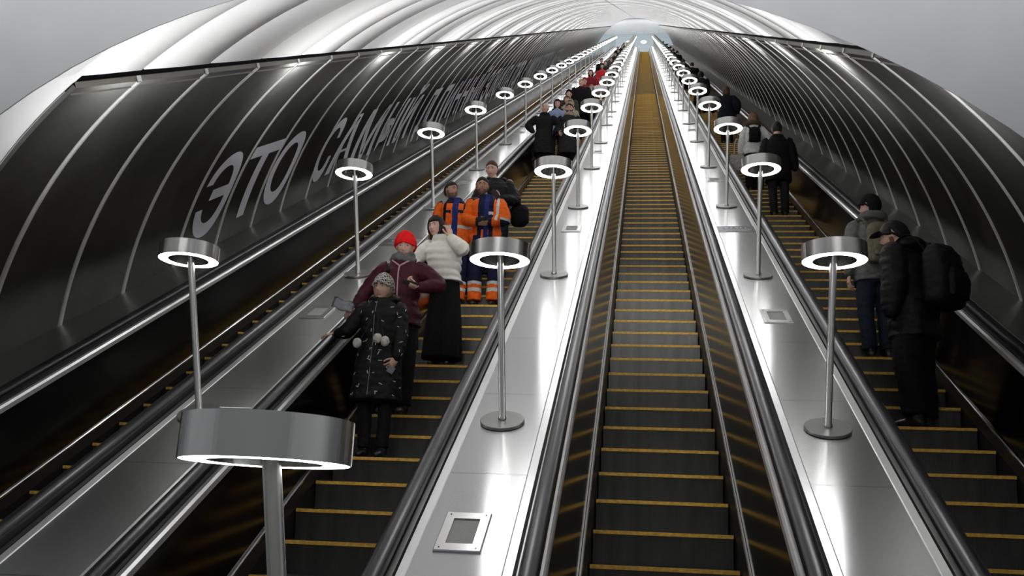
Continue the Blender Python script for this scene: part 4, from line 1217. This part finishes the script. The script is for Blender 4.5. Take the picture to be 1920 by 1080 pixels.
# ---------------------------------------------------------------- right escalator, seen from behind
r_, J, M = finish(dict(nohands='rl', label='large man in a black padded coat and cap, in profile, nearest on the right escalator', q=2, hat=('peak', black_p), hatline=.40, beard=cloth('ginger_beard', (.16, .07, .035), .9), browmat=hair_brown, head=(20, 8, 0), glasses=wire_m,
    jacket=black_p, hem=.72, bulk=.095, sleeve=.045, quilt=(.11, .05), hood=(black_p, 'plain'), hand_r=(.0, 0, 0) and (-.26, -.06, .80), hand_l=(.28, -.05, .84), trousers=black_c, tbulk=.045, hoff=(.02, -.05, -.04), lean=(-.02, -.06), footfwd=(-.04, -.0), stance=.12), 'R', 2, .08, 2.02, 228)
backpack(M, 'big black backpack on the large man in the padded coat', cloth('black_nylon', (.005, .005, .0055), .6), w=.40, h=.52, d=.24, z=1.20, y=.26, x=.0)
r_, J, M = finish(dict(label='man in a grey jacket and black knitted hat seen from behind at right', q=2, hat=('knit', black_c), hatline=.36, hair=('crop', hair_dark), head=(38, 0, 0), jacket=grey_jk, hem=.82, bulk=.06, sleeve=.03, hood=(grey_jk, 'plain'),
    hand_r=(.24, .0, .83) and (-.25, -.03, .82), trousers=jeans, tbulk=.02), 'R', 6, .13, 1.88, 190)
backpack(M, 'tan backpack on the man in the grey jacket', tan_pack, w=.29, h=.44, d=.16, z=1.19, y=.205)
finish(dict(label='dark haired man in a black coat seen from behind, beside the woman in white', q=2, nohands='rl', hair=('short', hair_dark), jacket=black_c, jname='coat', hem=.66, flare=.02, bulk=.065, sleeve=.03, top=1.52, collar=.01, trousers=charcoal, hand_r=(-.30, -.03, .88), hand_l=(.28, -.05, .88)), 'R', 23, .13, 1.93, 180)
r_, J, M = finish(dict(label='woman in a white jacket with brown fur collar seen from behind', q=2, female=True, hair=('bob', cloth('auburn_hair', (.16, .085, .05), .7, bump=.3, bscale=120)), hood=(fur_dark, 'fur'), jacket=white_j, hem=.84, bulk=.05, sleeve=.03, trousers=black_c, tbulk=.03, hand_r=(-.30, -.12, 1.0), hand_l=(.28, -.05, .86)), 'R', 29, -.02, 1.85, 180)
backpack(M, 'small black backpack worn by the woman in the white jacket', black_c, w=.24, h=.33, d=.13, z=1.22, y=.20, pocket=True)
tb = empty('tote_bag', M @ Matrix.Translation((.33, -.02, .70))); tag(tb, 'pale cloth tote bag hanging from the woman in the white jacket', 'bag')
bm = bmesh.new(); trunk(bm, [(-.20, 0, 0, .15, .035), (-.05, 0, 0, .16, .045), (.16, 0, 0, .15, .02)], seg=24, sq=3.5); bm = fuse(bm, .014, 2, wrinkle=.01); mesh_obj('bag_body', bm, cloth('canvas', (.38, .37, .33), .9), tb)
for y_ in (-.012, .012):
    bm = bmesh.new(); tube(bm, [(-.07, y_, .14), (-.05, y_, .40), (0, y_, .52), (.05, y_, .40), (.07, y_, .14)], [(.012, .003)]*5, seg=6, flat=(1, 0, 0)); mesh_obj('handle', bm, cloth('canvas', (.38, .37, .33), .9), tb)
SPR = [
 ('woman with brown hair in a wide dark navy coat, seen from behind holding the handrail', 47, .08, 1.90, 180, dict(q=1, female=True, hair=('bob', hair_brown), jacket=dnavy, jname='coat', hem=.42, flare=.08, bulk=.09, sleeve=.05, hand_r=(-.30, -.05, 1.0), hand_l=(.36, -.15, 1.1), trousers=black_c)),
 ('dark figure in a round black hooded coat above the navy coat at right', 68, -.12, 1.88, 180, dict(q=1, hoodup=black_p, hair=('short', hair_dark), jacket=black_p, hem=.5, flare=.05, bulk=.12, sleeve=.05, trousers=black_c)),
 ('bulky dark figure in black, second above the navy coat at right', 88, -.02, 1.88, 180, dict(q=0, hair=('short', hair_dark), jacket=black_c, hem=.5, flare=.05, bulk=.13, sleeve=.05, trousers=black_c)),
 ('dark haired head showing just left above the bulky figure at right', 98, -.26, 1.90, 180, dict(q=0, hair=('short', hair_dark), jacket=charcoal, hem=.6, bulk=.09, trousers=black_c)),
 ('far dark figure lowest in the cluster high on the right escalator', 132, -.05, 1.90, 180, dict(q=0, hair=('short', hair_dark), jacket=black_c, hem=.5, bulk=.12, trousers=black_c)),
 ('far figure in charcoal in the middle of the cluster high on the right escalator', 143, -.18, 1.93, 180, dict(q=0, hair=('short', hair_dark), jacket=charcoal, hem=.5, bulk=.11, trousers=black_c)),
 ('far dark figure at the upper edge of the cluster high on the right escalator', 158, -.20, 1.92, 180, dict(q=0, hat=('knit', black_c), jacket=black_c, hem=.5, bulk=.10, trousers=black_c)),
 ('tiny dark figure close below the right top landing', 182, -.22, 1.92, 180, dict(q=0, hair=('short', hair_dark), jacket=black_c, hem=.5, bulk=.10, trousers=black_c)),
 ('tiny dark figure at the right top landing', 212, -.28, 1.90, 180, dict(q=0, hair=('short', hair_dark), jacket=charcoal, hem=.5, bulk=.10, trousers=black_c)),
]
for lab, k, off, H, yaw, d_ in SPR:
    d_['label'] = lab; finish(d_, 'R', k, off, H, yaw)
